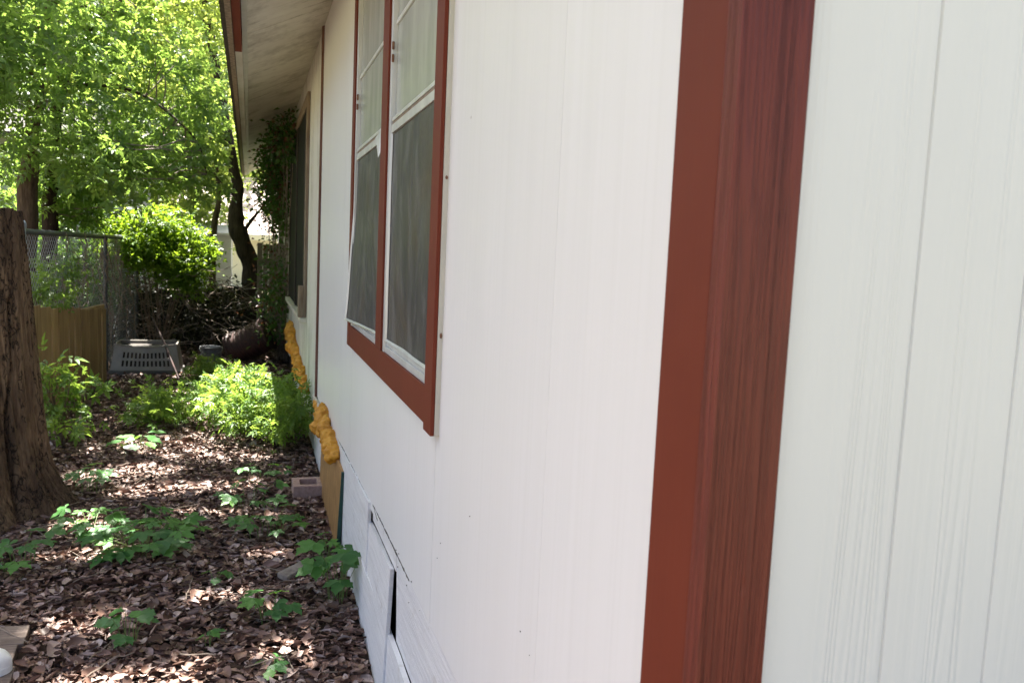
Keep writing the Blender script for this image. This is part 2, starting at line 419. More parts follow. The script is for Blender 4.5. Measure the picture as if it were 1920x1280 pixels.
# ------------------------------------------------------------------ mesh helpers
class MB:
    def __init__(self):
        self.v, self.f, self.mi = [], [], []
    def add(self, vs, fs, mi=0):
        o = len(self.v)
        self.v += [tuple(x) for x in vs]
        self.f += [tuple(i + o for i in q) for q in fs]
        self.mi += [mi] * len(fs)
        return self
    def box(self, x0, x1, y0, y1, z0, z1, mi=0, mat=None):
        vs = [Vector((x, y, z)) for z in (z0, z1) for y in (y0, y1) for x in (x0, x1)]
        if mat is not None:
            vs = [mat @ q for q in vs]
        return self.add(vs, [(0, 2, 3, 1), (4, 5, 7, 6), (0, 1, 5, 4), (2, 6, 7, 3), (0, 4, 6, 2), (1, 3, 7, 5)], mi)
    def hexa(self, p, mi=0):
        """8 corners: bottom ring of four, then top ring of four."""
        return self.add(p, [(3, 2, 1, 0), (4, 5, 6, 7), (0, 1, 5, 4), (1, 2, 6, 5), (2, 3, 7, 6), (3, 0, 4, 7)], mi)
    def tube(self, pts, rad, n=8, caps=True, mi=0):
        pts = [Vector(p) for p in pts]
        if not hasattr(rad, '__len__'):
            rad = [rad] * len(pts)
        rings = []
        t0 = (pts[1] - pts[0]).normalized()
        ref = Vector((0, 0, 1)) if abs(t0.z) < 0.9 else Vector((1, 0, 0))
        u = t0.cross(ref).normalized()
        for i, p in enumerate(pts):
            t = (pts[min(i + 1, len(pts) - 1)] - pts[max(i - 1, 0)]).normalized()
            u = (u - t * u.dot(t)).normalized()
            w = t.cross(u)
            rings.append([p + (u * math.cos(2 * math.pi * k / n) + w * math.sin(2 * math.pi * k / n)) * rad[i] for k in range(n)])
        vs = [q for r in rings for q in r]
        fs = [(i * n + k, i * n + (k + 1) % n, (i + 1) * n + (k + 1) % n, (i + 1) * n + k) for i in range(len(pts) - 1) for k in range(n)]
        if caps:
            fs += [tuple(range(n))[::-1], tuple((len(pts) - 1) * n + k for k in range(n))]
        return self.add(vs, fs, mi)
    def lathe(self, prof, c, n=32, mi=0):
        vs = [(c[0] + r * math.cos(2 * math.pi * k / n), c[1] + r * math.sin(2 * math.pi * k / n), c[2] + z) for r, z in prof for k in range(n)]
        fs = [(i * n + k, i * n + (k + 1) % n, (i + 1) * n + (k + 1) % n, (i + 1) * n + k) for i in range(len(prof) - 1) for k in range(n)]
        return self.add(vs, fs, mi)
    def build(self, name, mats, parent=None, smooth=False, bevel=0.0):
        if not isinstance(mats, (list, tuple)):
            mats = [mats]
        off = world_loc(parent) if parent is not None else Vector((0, 0, 0))
        me = bpy.data.meshes.new(name)
        me.from_pydata([(x - off.x, y - off.y, z - off.z) for x, y, z in self.v], [], self.f)
        for mt in mats:
            me.materials.append(mt)
        if len(mats) > 1:
            me.polygons.foreach_set('material_index', self.mi)
        if smooth:
            me.polygons.foreach_set('use_smooth', [True] * len(me.polygons))
            me.update()
            me.set_sharp_from_angle(angle=math.radians(48))
        me.update()
        o = bpy.data.objects.new(name, me)
        COL.objects.link(o)
        o.parent = parent
        if bevel:
            b = o.modifiers.new('bevel', 'BEVEL')
            b.width = bevel
            b.segments = 2
            b.limit_method = 'ANGLE'
        return o

def world_loc(o):
    v = Vector((0, 0, 0))
    while o is not None:
        v += o.location
        o = o.parent
    return v

def arrays_mesh(name, V, F, mat, smooth=False):
    """V (n,3), F (m,k) with constant k."""
    me = bpy.data.meshes.new(name)
    V = np.ascontiguousarray(V, dtype=np.float32)
    F = np.ascontiguousarray(F, dtype=np.int32)
    me.vertices.add(len(V))
    me.vertices.foreach_set('co', V.ravel())
    me.loops.add(F.size)
    me.loops.foreach_set('vertex_index', F.ravel())
    me.polygons.add(len(F))
    me.polygons.foreach_set('loop_start', np.arange(0, F.size, F.shape[1], dtype=np.int32))
    me.polygons.foreach_set('loop_total', np.full(len(F), F.shape[1], dtype=np.int32))
    if smooth:
        me.polygons.foreach_set('use_smooth', np.ones(len(F), dtype=bool))
    me.materials.append(mat)
    me.update(calc_edges=True)
    return me

def link(name, me, parent=None, kind=None):
    o = bpy.data.objects.new(name, me)
    COL.objects.link(o)
    o.parent = parent
    if kind:
        o['kind'] = kind
    return o

def tag(o, label, cat, group=None):
    o['label'] = label
    o['category'] = cat
    if group:
        o['group'] = group
    return o

def thing(name, loc, label, cat, group=None):
    o = bpy.data.objects.new(name, None)
    o.empty_display_size = 0.1
    COL.objects.link(o)
    o.location = loc
    return tag(o, label, cat, group)

def scatter(name, tv, tf, P, R, S, mat, parent=None, kind='stuff', smooth=False):
    """Join many copies of one template (tv, tf) placed at P with rotation matrices R (n,3,3) and sizes S."""
    off = np.array(world_loc(parent)) if parent is not None else np.zeros(3)
    V = np.einsum('nij,kj->nki', R, tv) * S[:, None, None] + (P - off)[:, None, :]
    F = tf[None] + (np.arange(len(P)) * len(tv))[:, None, None]
    return link(name, arrays_mesh(name, V.reshape(-1, 3), F.reshape(-1, tf.shape[1]), mat, smooth), parent, kind)

def frames(direction, normal_hint, roll=None):
    """Rotation matrices whose Y axis is the direction and Z axis the leaf's upper face."""
    d = direction / np.linalg.norm(direction, axis=1, keepdims=True)
    x = np.cross(d, normal_hint)
    x /= np.linalg.norm(x, axis=1, keepdims=True) + 1e-9
    z = np.cross(x, d)
    if roll is not None:
        c, s = np.cos(roll)[:, None], np.sin(roll)[:, None]
        x, z = x * c + z * s, z * c - x * s
    return np.stack([x, d, z], axis=2)

def leaflet(w, l, ox, oy, ang, fold=0.18, droop=0.15):
    pts = [(0, 0, 0), (w * 0.5, l * 0.42, fold * w), (0, l, -droop * l), (-w * 0.5, l * 0.42, fold * w)]
    c, s = math.cos(ang), math.sin(ang)
    return [(ox + x * c - y * s, oy + x * s + y * c, z) for x, y, z in pts]

def compound(parts):
    v, f = [], []
    for p in parts:
        o = len(v)
        v += leaflet(*p)
        f += [(o, o + 1, o + 2), (o, o + 2, o + 3)]
    return np.array(v), np.array(f)

# compound leaf of the big trees: five pointed leaflets on a stalk
LEAF5 = compound([(0.34, 0.75, 0, 0.55, 0.0), (0.30, 0.62, 0, 0.45, 1.0), (0.30, 0.62, 0, 0.45, -1.0), (0.26, 0.52, 0, 0.15, 1.2), (0.26, 0.52, 0, 0.15, -1.2)])
LEAF3 = compound([(0.40, 0.8, 0, 0.3, 0.0), (0.36, 0.65, 0, 0.2, 1.05), (0.36, 0.65, 0, 0.2, -1.05)])
LEAF1 = compound([(0.62, 1.0, 0, 0, 0.0)])

def clump_leaves(centres, per, spread, size, flat=0.55, droop=0.35):
    n = len(centres) * per
    C = np.repeat(centres, per, axis=0)
    off = RNG.normal(0, 1, (n, 3)) * spread * np.array([1, 1, flat])
    P = C + off
    d = off * 0.8 + RNG.normal(0, 1, (n, 3)) * spread * 0.8
    d[:, 2] -= np.abs(RNG.normal(0, droop, n)) * spread * 2.0
    hint = np.tile([0, 0, 1.0], (n, 1)) + RNG.normal(0, 0.35, (n, 3))
    R = frames(d, hint, RNG.normal(0, 0.5, n))
    S = size * RNG.uniform(0.6, 1.25, n)
    return P, R, S

def wiggle_path(a, b, n, amp, rng=random):
    a, b = Vector(a), Vector(b)
    pts = []
    for i in range(n):
        t = i / (n - 1)
        p = a.lerp(b, t)
        k = math.sin(math.pi * t) ** 0.5 if 0 < t < 1 else 0
        p += Vector((rng.uniform(-1, 1), rng.uniform(-1, 1), rng.uniform(-1, 1))) * amp * k
        pts.append(p)
    return pts

# ------------------------------------------------------------------ ground
def gz(x, y):
    return 0.022 * noise.noise(Vector((x * 1.6, y * 1.6, 0.3))) + 0.010 * noise.noise(Vector((x * 6, y * 6, 4.3)))

def build_ground():
    xs = np.concatenate([[-300, -120, -60, -30, -15, -8, -5.5], np.arange(-4.5, 1.6, 0.1), [3, 6, 12, 30, 60, 120, 300]])
    ys = np.concatenate([[-300, -120, -60, -30, -15, -6, -3, -1], np.arange(0, 15, 0.1), [16, 18, 22, 30, 45, 70, 130, 300]])
    V = np.array([(x, y, gz(x, y)) for y in ys for x in xs])
    nx = len(xs)
    F = np.array([(j * nx + i, j * nx + i + 1, (j + 1) * nx + i + 1, (j + 1) * nx + i) for j in range(len(ys) - 1) for i in range(nx - 1)])
    g = link('ground', arrays_mesh('ground', V, F, M['ground'], True), None, 'structure')
    return g
ground = build_ground()

# ------------------------------------------------------------------ house
WX = 0.45                                                   # outer face of the long wall
house = thing('house', (0.45, 0.728, 0.0), 'white sided house with red brown corner and window trim', 'house')

def build_house():
    T = 0.012
    # framing behind the siding, with window openings
    c = MB()
    for (y0, y1, z0, z1) in [(0.75, 2.02, -0.05, 2.95), (3.76, 7.05, -0.05, 2.95), (9.85, 15.0, -0.05, 2.95), (2.02, 3.76, -0.05, 1.10), (2.02, 3.76, 2.56, 2.95), (7.05, 9.85, -0.05, 0.95), (7.05, 9.85, 2.66, 2.95)]:
        c.box(WX + T + 0.03, WX + 0.14, y0, y1, z0, z1)
    c.box(WX + 0.144, 7.2, 0.75, 0.86, -0.05, 2.95)
    c.box(7.08, 7.2, 0.864, 15.0, -0.05, 2.95)
    c.box(WX + 0.144, 7.076, 14.9, 15.0, -0.05, 2.95)
    c.build('wall', M['core'], house)
    # near smooth siding: panels between grooves; the window opening is left free
    edges = [0.742, 1.205, 1.662, 1.995, 2.36, 2.82, 3.30, 3.79, 4.25, 4.72, 5.19, 5.735]
    for i in range(len(edges) - 1):
        y0, y1 = edges[i] + 0.0006, edges[i + 1] - 0.0006
        zb = 0.5355 if y1 < 3.1 else 0.478 - 0.022 * (y0 - 4.0) / 2 if y0 > 3.2 else 0.50
        spans = [(zb, 1.085), (2.585, 2.945)] if 1.99 < (y0 + y1) / 2 < 3.79 else [(zb, 2.945)]
        for (z0, z1) in spans:
            m = MB()
            w = random.uniform(-0.0006, 0.0006)
            ny, nz = 6, max(2, int((z1 - z0) / 0.25))
            grid = []
            for k in range(nz + 1):
                for j in range(ny + 1):
                    y = y0 + (y1 - y0) * j / ny
                    z = z0 + (z1 - z0) * k / nz
                    b = 0.0028 * noise.noise(Vector((y * 2.2, z * 1.1, 0.7)))
                    grid.append((WX + w + b, y, z))
            fs = [(k * (ny + 1) + j, (k + 1) * (ny + 1) + j, (k + 1) * (ny + 1) + j + 1, k * (ny + 1) + j + 1) for k in range(nz) for j in range(ny)]
            m.add(grid, fs)
            nf = len(grid)
            m.add([(WX + T, y, z) for _, y, z in grid], [q[::-1] for q in fs])
            rim = [j for j in range(ny)] + [ny + k * (ny + 1) for k in range(nz)] + [nz * (ny + 1) + j for j in range(ny, 0, -1)] + [k * (ny + 1) for k in range(nz, 0, -1)]
            for q in range(len(rim)):
                a, b2 = rim[q], rim[(q + 1) % len(rim)]
                m.f.append((a, b2, b2 + nf, a + nf))
                m.mi.append(0)
            m.build('siding_panel', M['wall'], house, True)
    # patch board under the near siding, above the lowest board
    MB().hexa([(WX + 0.004, 0.75, 0.265), (WX + 0.006, 2.49, 0.25), (WX + 0.02, 2.49, 0.25), (WX + 0.02, 0.75, 0.265), (WX + 0.001, 0.75, 0.535), (WX + 0.001, 2.50, 0.533), (WX + 0.014, 2.50, 0.533), (WX + 0.014, 0.75, 0.535)]).build('skirt_board', M['skirt'], house)
    MB().hexa([(WX + 0.001, 2.502, 0.474), (WX + 0.001, 3.02, 0.474), (WX + 0.014, 3.02, 0.474), (WX + 0.014, 2.502, 0.474), (WX, 2.502, 0.5335), (WX, 3.02, 0.533), (WX + 0.012, 3.02, 0.533), (WX + 0.012, 2.502, 0.5335)]).build('skirt_board', M['skirt'], house)
    # staggered skirt boards, each pulled off the wall at its near end
    def skirt(y0, y1, z0, z1n, z1f, xn_top, xn_bot, xf_top, xf_bot, th=0.013):
        n = 33
        vs, fs = [], []
        for i in range(n):
            t = i / (n - 1)
            y = y0 + (y1 - y0) * t
            xt = xn_top + (xf_top - xn_top) * min(1, t * 1.7) ** 0.7
            xb = xn_bot + (xf_bot - xn_bot) * min(1, t * 1.3)
            zt = z1n + (z1f - z1n) * t + 0.007 * noise.noise(Vector((y * 5.0, z1n * 30, 2))) + random.uniform(-0.0015, 0.0015)
            xt += 0.004 * noise.noise(Vector((y * 2.6, z1n * 20, 5)))
            xb += 0.012 * noise.noise(Vector((y * 2.1, z1n * 20, 8)))
            vs += [(xb, y, z0), (xt, y, zt), (xt + th, y, zt), (xb + th, y, z0)]
            if i:
                a, b = (i - 1) * 4, i * 4
                fs += [(a, a + 1, b + 1, b), (a + 1, a + 2, b + 2, b + 1), (a + 2, a + 3, b + 3, b + 2), (a + 3, a, b, b + 3)]
        fs += [(3, 2, 1, 0), tuple((n - 1) * 4 + k for k in range(4))]
        return MB().add(vs, fs).build('skirt_board', M['skirt'], house)
    skirt(0.76, 3.22, -0.06, 0.262, 0.252, 0.428, 0.385, 0.436, 0.432, 0.016)
    skirt(2.535, 3.62, -0.06, 0.468, 0.432, 0.4385, 0.418, 0.445, 0.447)
    skirt(3.075, 5.74, -0.06, 0.524, 0.446, 0.438, 0.432, 0.447, 0.456)
    skirt(5.76, 9.0, -0.06, 0.36, 0.33, 0.455, 0.462, 0.455, 0.462)
    # flecks where the paint has broken along the seams
    def crack(y0, y1, zf, wmax, n, seed):
        rg = random.Random(seed)
        vs, fs = [], []
        for i in range(n + 1):
            y = y0 + (y1 - y0) * i / n
            z = zf(y) + rg.uniform(-0.0016, 0.0016)
            w = wmax * max(0.0, noise.noise(Vector((y * 23, seed, 0))) + 0.22 + rg.uniform(-0.25, 0.25))
            vs += [(WX - 0.0016, y, z - w), (WX - 0.0016, y, z + w), (WX + 0.0012, y, z + w + 0.0004), (WX + 0.0012, y, z - w - 0.0004)]
            if i:
                p, q = (i - 1) * 4, i * 4
                fs += [(p + k, p + (k + 1) % 4, q + (k + 1) % 4, q + k) for k in range(4)]
        return MB().add(vs, fs).build('paint_crack', M['crack'], house)
    crack(2.28, 3.0, lambda y: 0.5335, 0.0042, 70, 3)
    crack(2.90, 3.02, lambda y: 0.510 + 0.2 * (y - 2.9), 0.004, 14, 5)
    crack(3.1, 4.6, lambda y: 0.5225 - 0.0275 * (y - 3.1), 0.0022, 90, 7)
    for i in range(16):
        y, zz = (random.uniform(2.05, 2.5), 0.52 + random.gauss(0, 0.02)) if i < 9 else (random.uniform(1.2, 2.2), random.uniform(0.56, 1.0))
        L, h = random.uniform(0.003, 0.010), random.uniform(0.001, 0.005)
        if i >= 9:
            L, h = L * 0.35, h * 0.6
        MB().add([(WX - 0.002, y, zz), (WX - 0.002, y + L, zz + h * 0.3), (WX - 0.002, y + L * 0.6, zz + h), (WX - 0.002, y + L * 0.1, zz + h * 0.8), (WX + 0.001, y + L * 0.5, zz + h * 0.5)], [(3, 2, 1, 0), (0, 1, 4), (1, 2, 4), (2, 3, 4), (3, 0, 4)]).build('paint_fleck', M['crack'], house)
    # seam batten and loose strip
    MB().box(WX - 0.016, WX + 0.004, 5.742, 5.762, 0.46, 2.93).build('seam_batten', M['oldred'], house, bevel=0.002)
    MB().hexa([(0.425, 5.0, 0.455), (0.43, 5.9, 0.425), (0.445, 5.9, 0.425), (0.44, 5.0, 0.455), (0.428, 5.0, 0.48), (0.432, 5.9, 0.45), (0.446, 5.9, 0.45), (0.442, 5.0, 0.48)]).build('loose_trim_strip', M['fascia'], house)
    # older siding farther on
    ys = [5.776, 6.2, 6.62, 6.985]
    for a, b in zip(ys[:-1], ys[1:]):
        MB().box(WX + random.uniform(-0.003, 0.003), WX + 0.03, a + 0.003, b - 0.003, 0.37, 2.94).build('siding_panel', M['wall_old'], house, bevel=0.003)
    for a, b in [(9.92, 10.9), (10.9, 11.9), (11.9, 12.9), (12.9, 13.9), (13.9, 15.0)]:
        MB().box(WX + random.uniform(-0.003, 0.003), WX + 0.03, a + 0.003, b - 0.003, 0.2, 2.94).build('siding_panel', M['wall_old'], house, bevel=0.003)
    MB().box(WX, WX + 0.03, 6.988, 9.915, 0.37, 0.88).build('siding_panel', M['wall_old'], house)
    MB().box(WX, WX + 0.03, 6.988, 9.915, 2.71, 2.94).build('siding_panel', M['wall_old'], house)
    # front wall: wood grained panels with grooves, beginning behind the corner board
    xs = [0.522, 0.690, 0.843, 0.996, 1.149, 1.302, 1.455, 1.608, 1.9, 2.4, 3.0, 4.0, 5.0, 6.0, 7.2]
    for i in range(len(xs) - 1):
        a, b = xs[i], xs[i + 1]
        g = 0.0045
        y = 0.728
        m = MB()
        # face, then a shallow step (the groove) along the left edge of every board
        m.add([(a + g, y, 0.2), (b, y, 0.2), (b, y, 2.93), (a + g, y, 2.93)], [(0, 1, 2, 3)])
        m.add([(a - 0.0005, y + 0.004, 0.2), (a + g * 0.5, y + 0.004, 0.2), (a + g, y, 0.2), (a + g, y, 2.93), (a + g * 0.5, y + 0.004, 2.93), (a - 0.0005, y + 0.004, 2.93)], [(0, 1, 4, 5), (1, 2, 3, 4)])
        m.add([(b, y, 0.2), (b, y + 0.012, 0.2), (b, y + 0.012, 2.93), (b, y, 2.93)], [(0, 1, 2, 3)])
        m.build('siding_panel', M['wall_grain'], house)
    MB().box(0.50, 7.2, 0.731, 0.748, -0.05, 0.195).build('skirt_board', M['skirt'], house)
    # corner boards
    def corner(name_mat, x0, x1, y0, y1, wob):
        """Board with slightly wavering long edges."""
        n = 40
        vs, fs = [], []
        for i in range(n + 1):
            z = 0.14 + 2.79 * i / n
            w = wob * noise.noise(Vector((z * 3.0, x0 * 50, 1.0)))
            w2 = wob * noise.noise(Vector((z * 3.0, x0 * 50, 9.0)))
            vs += [(x0, y0, z), (x1 + w, y0, z), (x1 + w, y1 + w2, z), (x0, y1 + w2, z)]
            if i:
                p, q = (i - 1) * 4, i * 4
                fs += [(p + k, p + (k + 1) % 4, q + (k + 1) % 4, q + k) for k in range(4)]
        fs += [(3, 2, 1, 0), tuple(n * 4 + k for k in range(4))]
        return MB().add(vs, fs).build('corner_board', name_mat, house, bevel=0.0014)
    corner(M['red'], 0.4428, 0.4495, 0.7385, 0.832, 0.0012)
    MB().box(0.4445, 0.4490, 0.7357, 0.7383, 0.14, 2.93).build('gap_shade_strip', M['seam'], house)  # dark strip added to paint the shade between the boards
    corner(M['red_rough'], 0.4405, 0.5205, 0.708, 0.7355, 0.0012)
    # soffit panels, sloping up towards the wall, with seams
    se = [0.4, 1.6, 2.8, 4.05, 5.25, 6.5, 7.7, 8.95, 10.2, 11.4, 12.7, 13.9, 15.1]
    for a, b in zip(se[:-1], se[1:]):
        d = random.uniform(-0.003, 0.003)
        MB().hexa([(-0.035, a + 0.002, 2.70 + d), (0.46, a + 0.002, 2.935 + d), (0.46, b - 0.002, 2.935 + d), (-0.035, b - 0.002, 2.70 + d), (-0.035, a + 0.002, 2.712 + d), (0.46, a + 0.002, 2.947 + d), (0.46, b - 0.002, 2.947 + d), (-0.035, b - 0.002, 2.712 + d)]).build('soffit_panel', M['soffit'], house)
    # fascia, inner strips and shingle edge
    MB().box(-0.135, -0.105, 0.3, 15.1, 2.63, 2.80).build('fascia_board', M['weathered'], house)
    MB().box(-0.102, -0.060, 5.45, 15.1, 2.65, 2.78).build('eave_strip', M['fascia'], house)
    MB().box(-0.102, -0.062, 0.3, 5.445, 2.635, 2.78).build('eave_strip', M['red'], house)
    MB().box(-0.058, -0.030, 0.3, 15.1, 2.675, 2.698).build('eave_strip', M['trimwhite'], house)
    MB().box(-0.165, -0.138, 0.3, 15.15, 2.68, 2.815).build('drip_edge', M['roof'], house)
    # roof: two slabs and the front gable
    r = MB()
    rx, rz = 3.83, 4.25
    r.hexa([(-0.17, 0.25, 2.82), (rx, 0.25, rz), (rx, 15.2, rz), (-0.17, 15.2, 2.82), (-0.17, 0.25, 2.86), (rx, 0.25, rz + 0.04), (rx, 15.2, rz + 0.04), (-0.17, 15.2, 2.86)])
    r.hexa([(rx, 0.25, rz), (7.83, 0.25, 2.82), (7.83, 15.2, 2.82), (rx, 15.2, rz), (rx, 0.25, rz + 0.04), (7.83, 0.25, 2.86), (7.83, 15.2, 2.86), (rx, 15.2, rz + 0.04)])
    r.build('roof', M['roof'], house)
    for y in (0.735, 14.95):
        MB().add([(0.45, y, 2.95), (7.2, y, 2.95), (7.2, y, 3.02), (rx, y, rz - 0.03), (0.45, y, 3.02), (0.45, y + 0.02, 2.95), (7.2, y + 0.02, 2.95), (7.2, y + 0.02, 3.02), (rx, y + 0.02, rz - 0.03), (0.45, y + 0.02, 3.02)], [(0, 1, 2, 3, 4), (9, 8, 7, 6, 5), (0, 5, 6, 1), (1, 6, 7, 2), (2, 7, 8, 3), (3, 8, 9, 4), (4, 9, 5, 0)]).build('gable', M['wall_grain'], house)

def build_window():
    w = bpy.data.objects.new('window', None)
    COL.objects.link(w)
    w.parent = house
    w.location = Vector((WX, 2.9, 1.05)) - house.location
    F = 0.427
    def b(name, mat, *a, bevel=0.0012):
        return MB().box(*a).build(name, mat, w, bevel=bevel)
    # red casing boards
    b('casing_board', M['red'], F, F + 0.010, 1.963, 2.050, 1.030, 2.70)
    b('casing_board', M['red'], F + 0.001, F + 0.010, 2.052, 3.735, 1.046, 1.140)
    b('casing_board', M['red'], F, F + 0.010, 3.737, 3.818, 1.046, 2.70)
    b('casing_board', M['red'], F + 0.001, F + 0.010, 2.052, 3.735, 2.60, 2.70)
    b('mullion', M['red'], F - 0.001, F + 0.010, 2.800, 2.925, 1.142, 2.598)
    # grey white furring behind the casing (its near side shows) and jambs
    b('furring_strip', M['trimwhite'], F + 0.0105, WX + 0.002, 1.9635, 2.048, 1.030, 2.70)
    b('furring_strip', M['trimwhite'], F + 0.0105, WX + 0.03, 2.7995, 2.9245, 1.1425, 2.5975)
    b('furring_strip', M['trimwhite'], F + 0.0105, WX + 0.03, 3.7375, 3.817, 1.047, 2.70)
    b('sill', M['trimwhite'], F + 0.0105, WX + 0.06, 2.0525, 2.796, 1.060, 1.138)
    b('sill', M['trimwhite'], F + 0.0105, WX + 0.06, 2.928, 3.734, 1.060, 1.138)
    b('furring_strip', M['trimwhite'], F + 0.0105, WX + 0.03, 2.0525, 3.734, 2.605, 2.70)
    for (y0, y1) in ((2.052, 2.797), (2.927, 3.735)):
        # aluminium jambs, rails
        b('jamb', M['alu'], F + 0.006, WX + 0.05, y1 - 0.030, y1 - 0.0005, 1.1385, 2.60)
        b('jamb', M['alu'], F + 0.018, WX + 0.05, y0 + 0.0005, y0 + 0.024, 1.1385, 2.60)
        b('meeting_rail', M['alu'], F + 0.010, WX + 0.02, y0 + 0.025, y1 - 0.031, 1.862, 1.888)
        b('meeting_rail', M['weathered'], F + 0.014, WX + 0.02, y0 + 0.025, y1 - 0.031, 1.889, 1.899)
        b('meeting_rail', M['alu'], F + 0.012, WX + 0.02, y0 + 0.025, y1 - 0.031, 1.900, 1.912)
        b('muntin', M['alu'], WX - 0.006, WX + 0.012, y0 + 0.025, y1 - 0.031, 2.208, 2.222)
        b('bottom_rail', M['alu'], F + 0.010, WX + 0.02, y0 + 0.025, y1 - 0.031, 1.139, 1.160)
        b('bottom_rail', M['alu'], F + 0.016, WX + 0.02, y0 + 0.025, y1 - 0.031, 1.161, 1.176)
        # glass of the upper sash, two lights
        for (z0, z1) in ((1.913, 2.207), (2.223, 2.60)):
            b('pane', M['glass'], WX + 0.000, WX + 0.004, y0 + 0.0255, y1 - 0.0315, z0, z1, bevel=0)
        m = MB()
        n = 40
        vs = [(WX + 0.045 + 0.002 * math.sin(i * 0.7), y0 + 0.01 + (y1 - y0 - 0.02) * i / n, z) for i in range(n + 1) for z in (1.14, 2.62)]
        m.add(vs, [(2 * i, 2 * i + 1, 2 * i + 3, 2 * i + 2) for i in range(n)])
        m.build('curtain', M['curtain'], w, True)
    # screens: the near one sits flat, the far one is bent out at its lower corner
    def screen(y0, y1, bend):
        ny, nz = 14, 20
        V = []
        for k in range(nz + 1):
            for j in range(ny + 1):
                u, v = j / ny, k / nz
                y, z = y0 + (y1 - y0) * u, 1.178 + (1.860 - 1.178) * v
                x = WX - 0.006 + 0.004 * noise.noise(Vector((y * 5, z * 4, 2)))
                if bend:
                    e = max(0, u - 0.12) * max(0, 1 - v * 1.05)
                    x -= 0.036 * e ** 1.2
                    z -= 0.012 * e
                else:
                    x += 0.010 * math.sin(u * math.pi) * max(0, 0.5 - v)
                V.append((x, y, z))
        fs = [(k * (ny + 1) + j, (k + 1) * (ny + 1) + j, (k + 1) * (ny + 1) + j + 1, k * (ny + 1) + j + 1) for k in range(nz) for j in range(ny)]
        s = MB().add(V, fs).build('insect_screen', M['screen'], w, True)
        rim = [V[j] for j in range(ny + 1)] + [V[k * (ny + 1) + ny] for k in range(1, nz + 1)]
        fr = MB().tube([Vector(p) + Vector((-0.003, 0, 0)) for p in rim], 0.0065, 4)
        fr.tube([Vector(V[k * (ny + 1)]) + Vector((-0.003, 0, 0)) for k in range(nz + 1)], 0.005, 4)
        fr.build('screen_frame', M['alu'], w)
    screen(2.078, 2.764, False)
    screen(2.953, 3.722, True)
    for (y, z) in ((3.70, 2.13), (3.70, 2.09), (2.762, 2.10), (2.762, 2.14)):
        MB().box(F + 0.004, F + 0.012, y - 0.004, y + 0.004, z - 0.012, z + 0.013).build('rusty_clip', M['rust'], w, bevel=0.002)
    for (z, s) in ((1.28, 0.012), (1.66, 0.008), (2.35, 0.006)):
        MB().add([(0.443, 1.9628, z - s * 0.5), (0.4475, 1.9628, z - s * 0.7), (0.4495, 1.9628, z), (0.446, 1.9628, z + s * 0.6), (0.4425, 1.9628, z + s * 0.2), (0.446, 1.9640, z)], [(0, 1, 2, 3, 4), (1, 0, 5), (2, 1, 5), (3, 2, 5), (4, 3, 5), (0, 4, 5)]).build('rust_spot', M['rust'], w)
    # torn flashing hanging at the far sash
    MB().add([(F + 0.004, 2.935, 1.90), (F + 0.004, 3.10, 1.885), (F - 0.004, 3.06, 1.862), (F - 0.006, 2.99, 1.85), (F - 0.004, 2.955, 1.80), (F + 0.002, 2.937, 1.82)], [(0, 1, 2, 3), (0, 3, 4, 5)]).build('torn_flashing', M['alu'], w)

def build_far_window():
    w = bpy.data.objects.new('window', None)
    COL.objects.link(w)
    w.parent = house
    w.location = Vector((WX, 8.45, 0.88)) - house.location
    b = lambda name, mat, *a: MB().box(*a).build(name, mat, w, bevel=0.003)
    b('casing_board', M['weathered'], 0.425, 0.449, 6.99, 7.10, 0.90, 2.72)
    b('casing_board', M['weathered'], 0.425, 0.449, 9.80, 9.91, 0.90, 2.72)
    b('casing_board', M['weathered'], 0.425, 0.449, 7.104, 9.796, 2.62, 2.72)
    b('sill', M['fascia'], 0.395, 0.449, 6.96, 9.93, 0.855, 0.896)
    b('bracket', M['weathered'], 0.38, 0.424, 7.0, 7.06, 0.90, 1.16)
    for a, c in ((7.11, 8.42), (8.48, 9.79)):
        b('dark_screen', M['farscreen'], 0.432, 0.448, a, c, 0.91, 2.61)
        b('screen_frame', M['core'], 0.422, 0.431, a + 0.002, a + 0.06, 0.912, 2.608)
        b('screen_frame', M['core'], 0.422, 0.431, c - 0.06, c - 0.002, 0.912, 2.608)
    b('mullion', M['core'], 0.425, 0.449, 8.422, 8.478, 0.90, 2.618)

FOAM_TEX = bpy.data.textures.new('foam_lumps', 'CLOUDS')
FOAM_TEX.noise_scale = 0.028
FOAM_TEX.noise_depth = 2

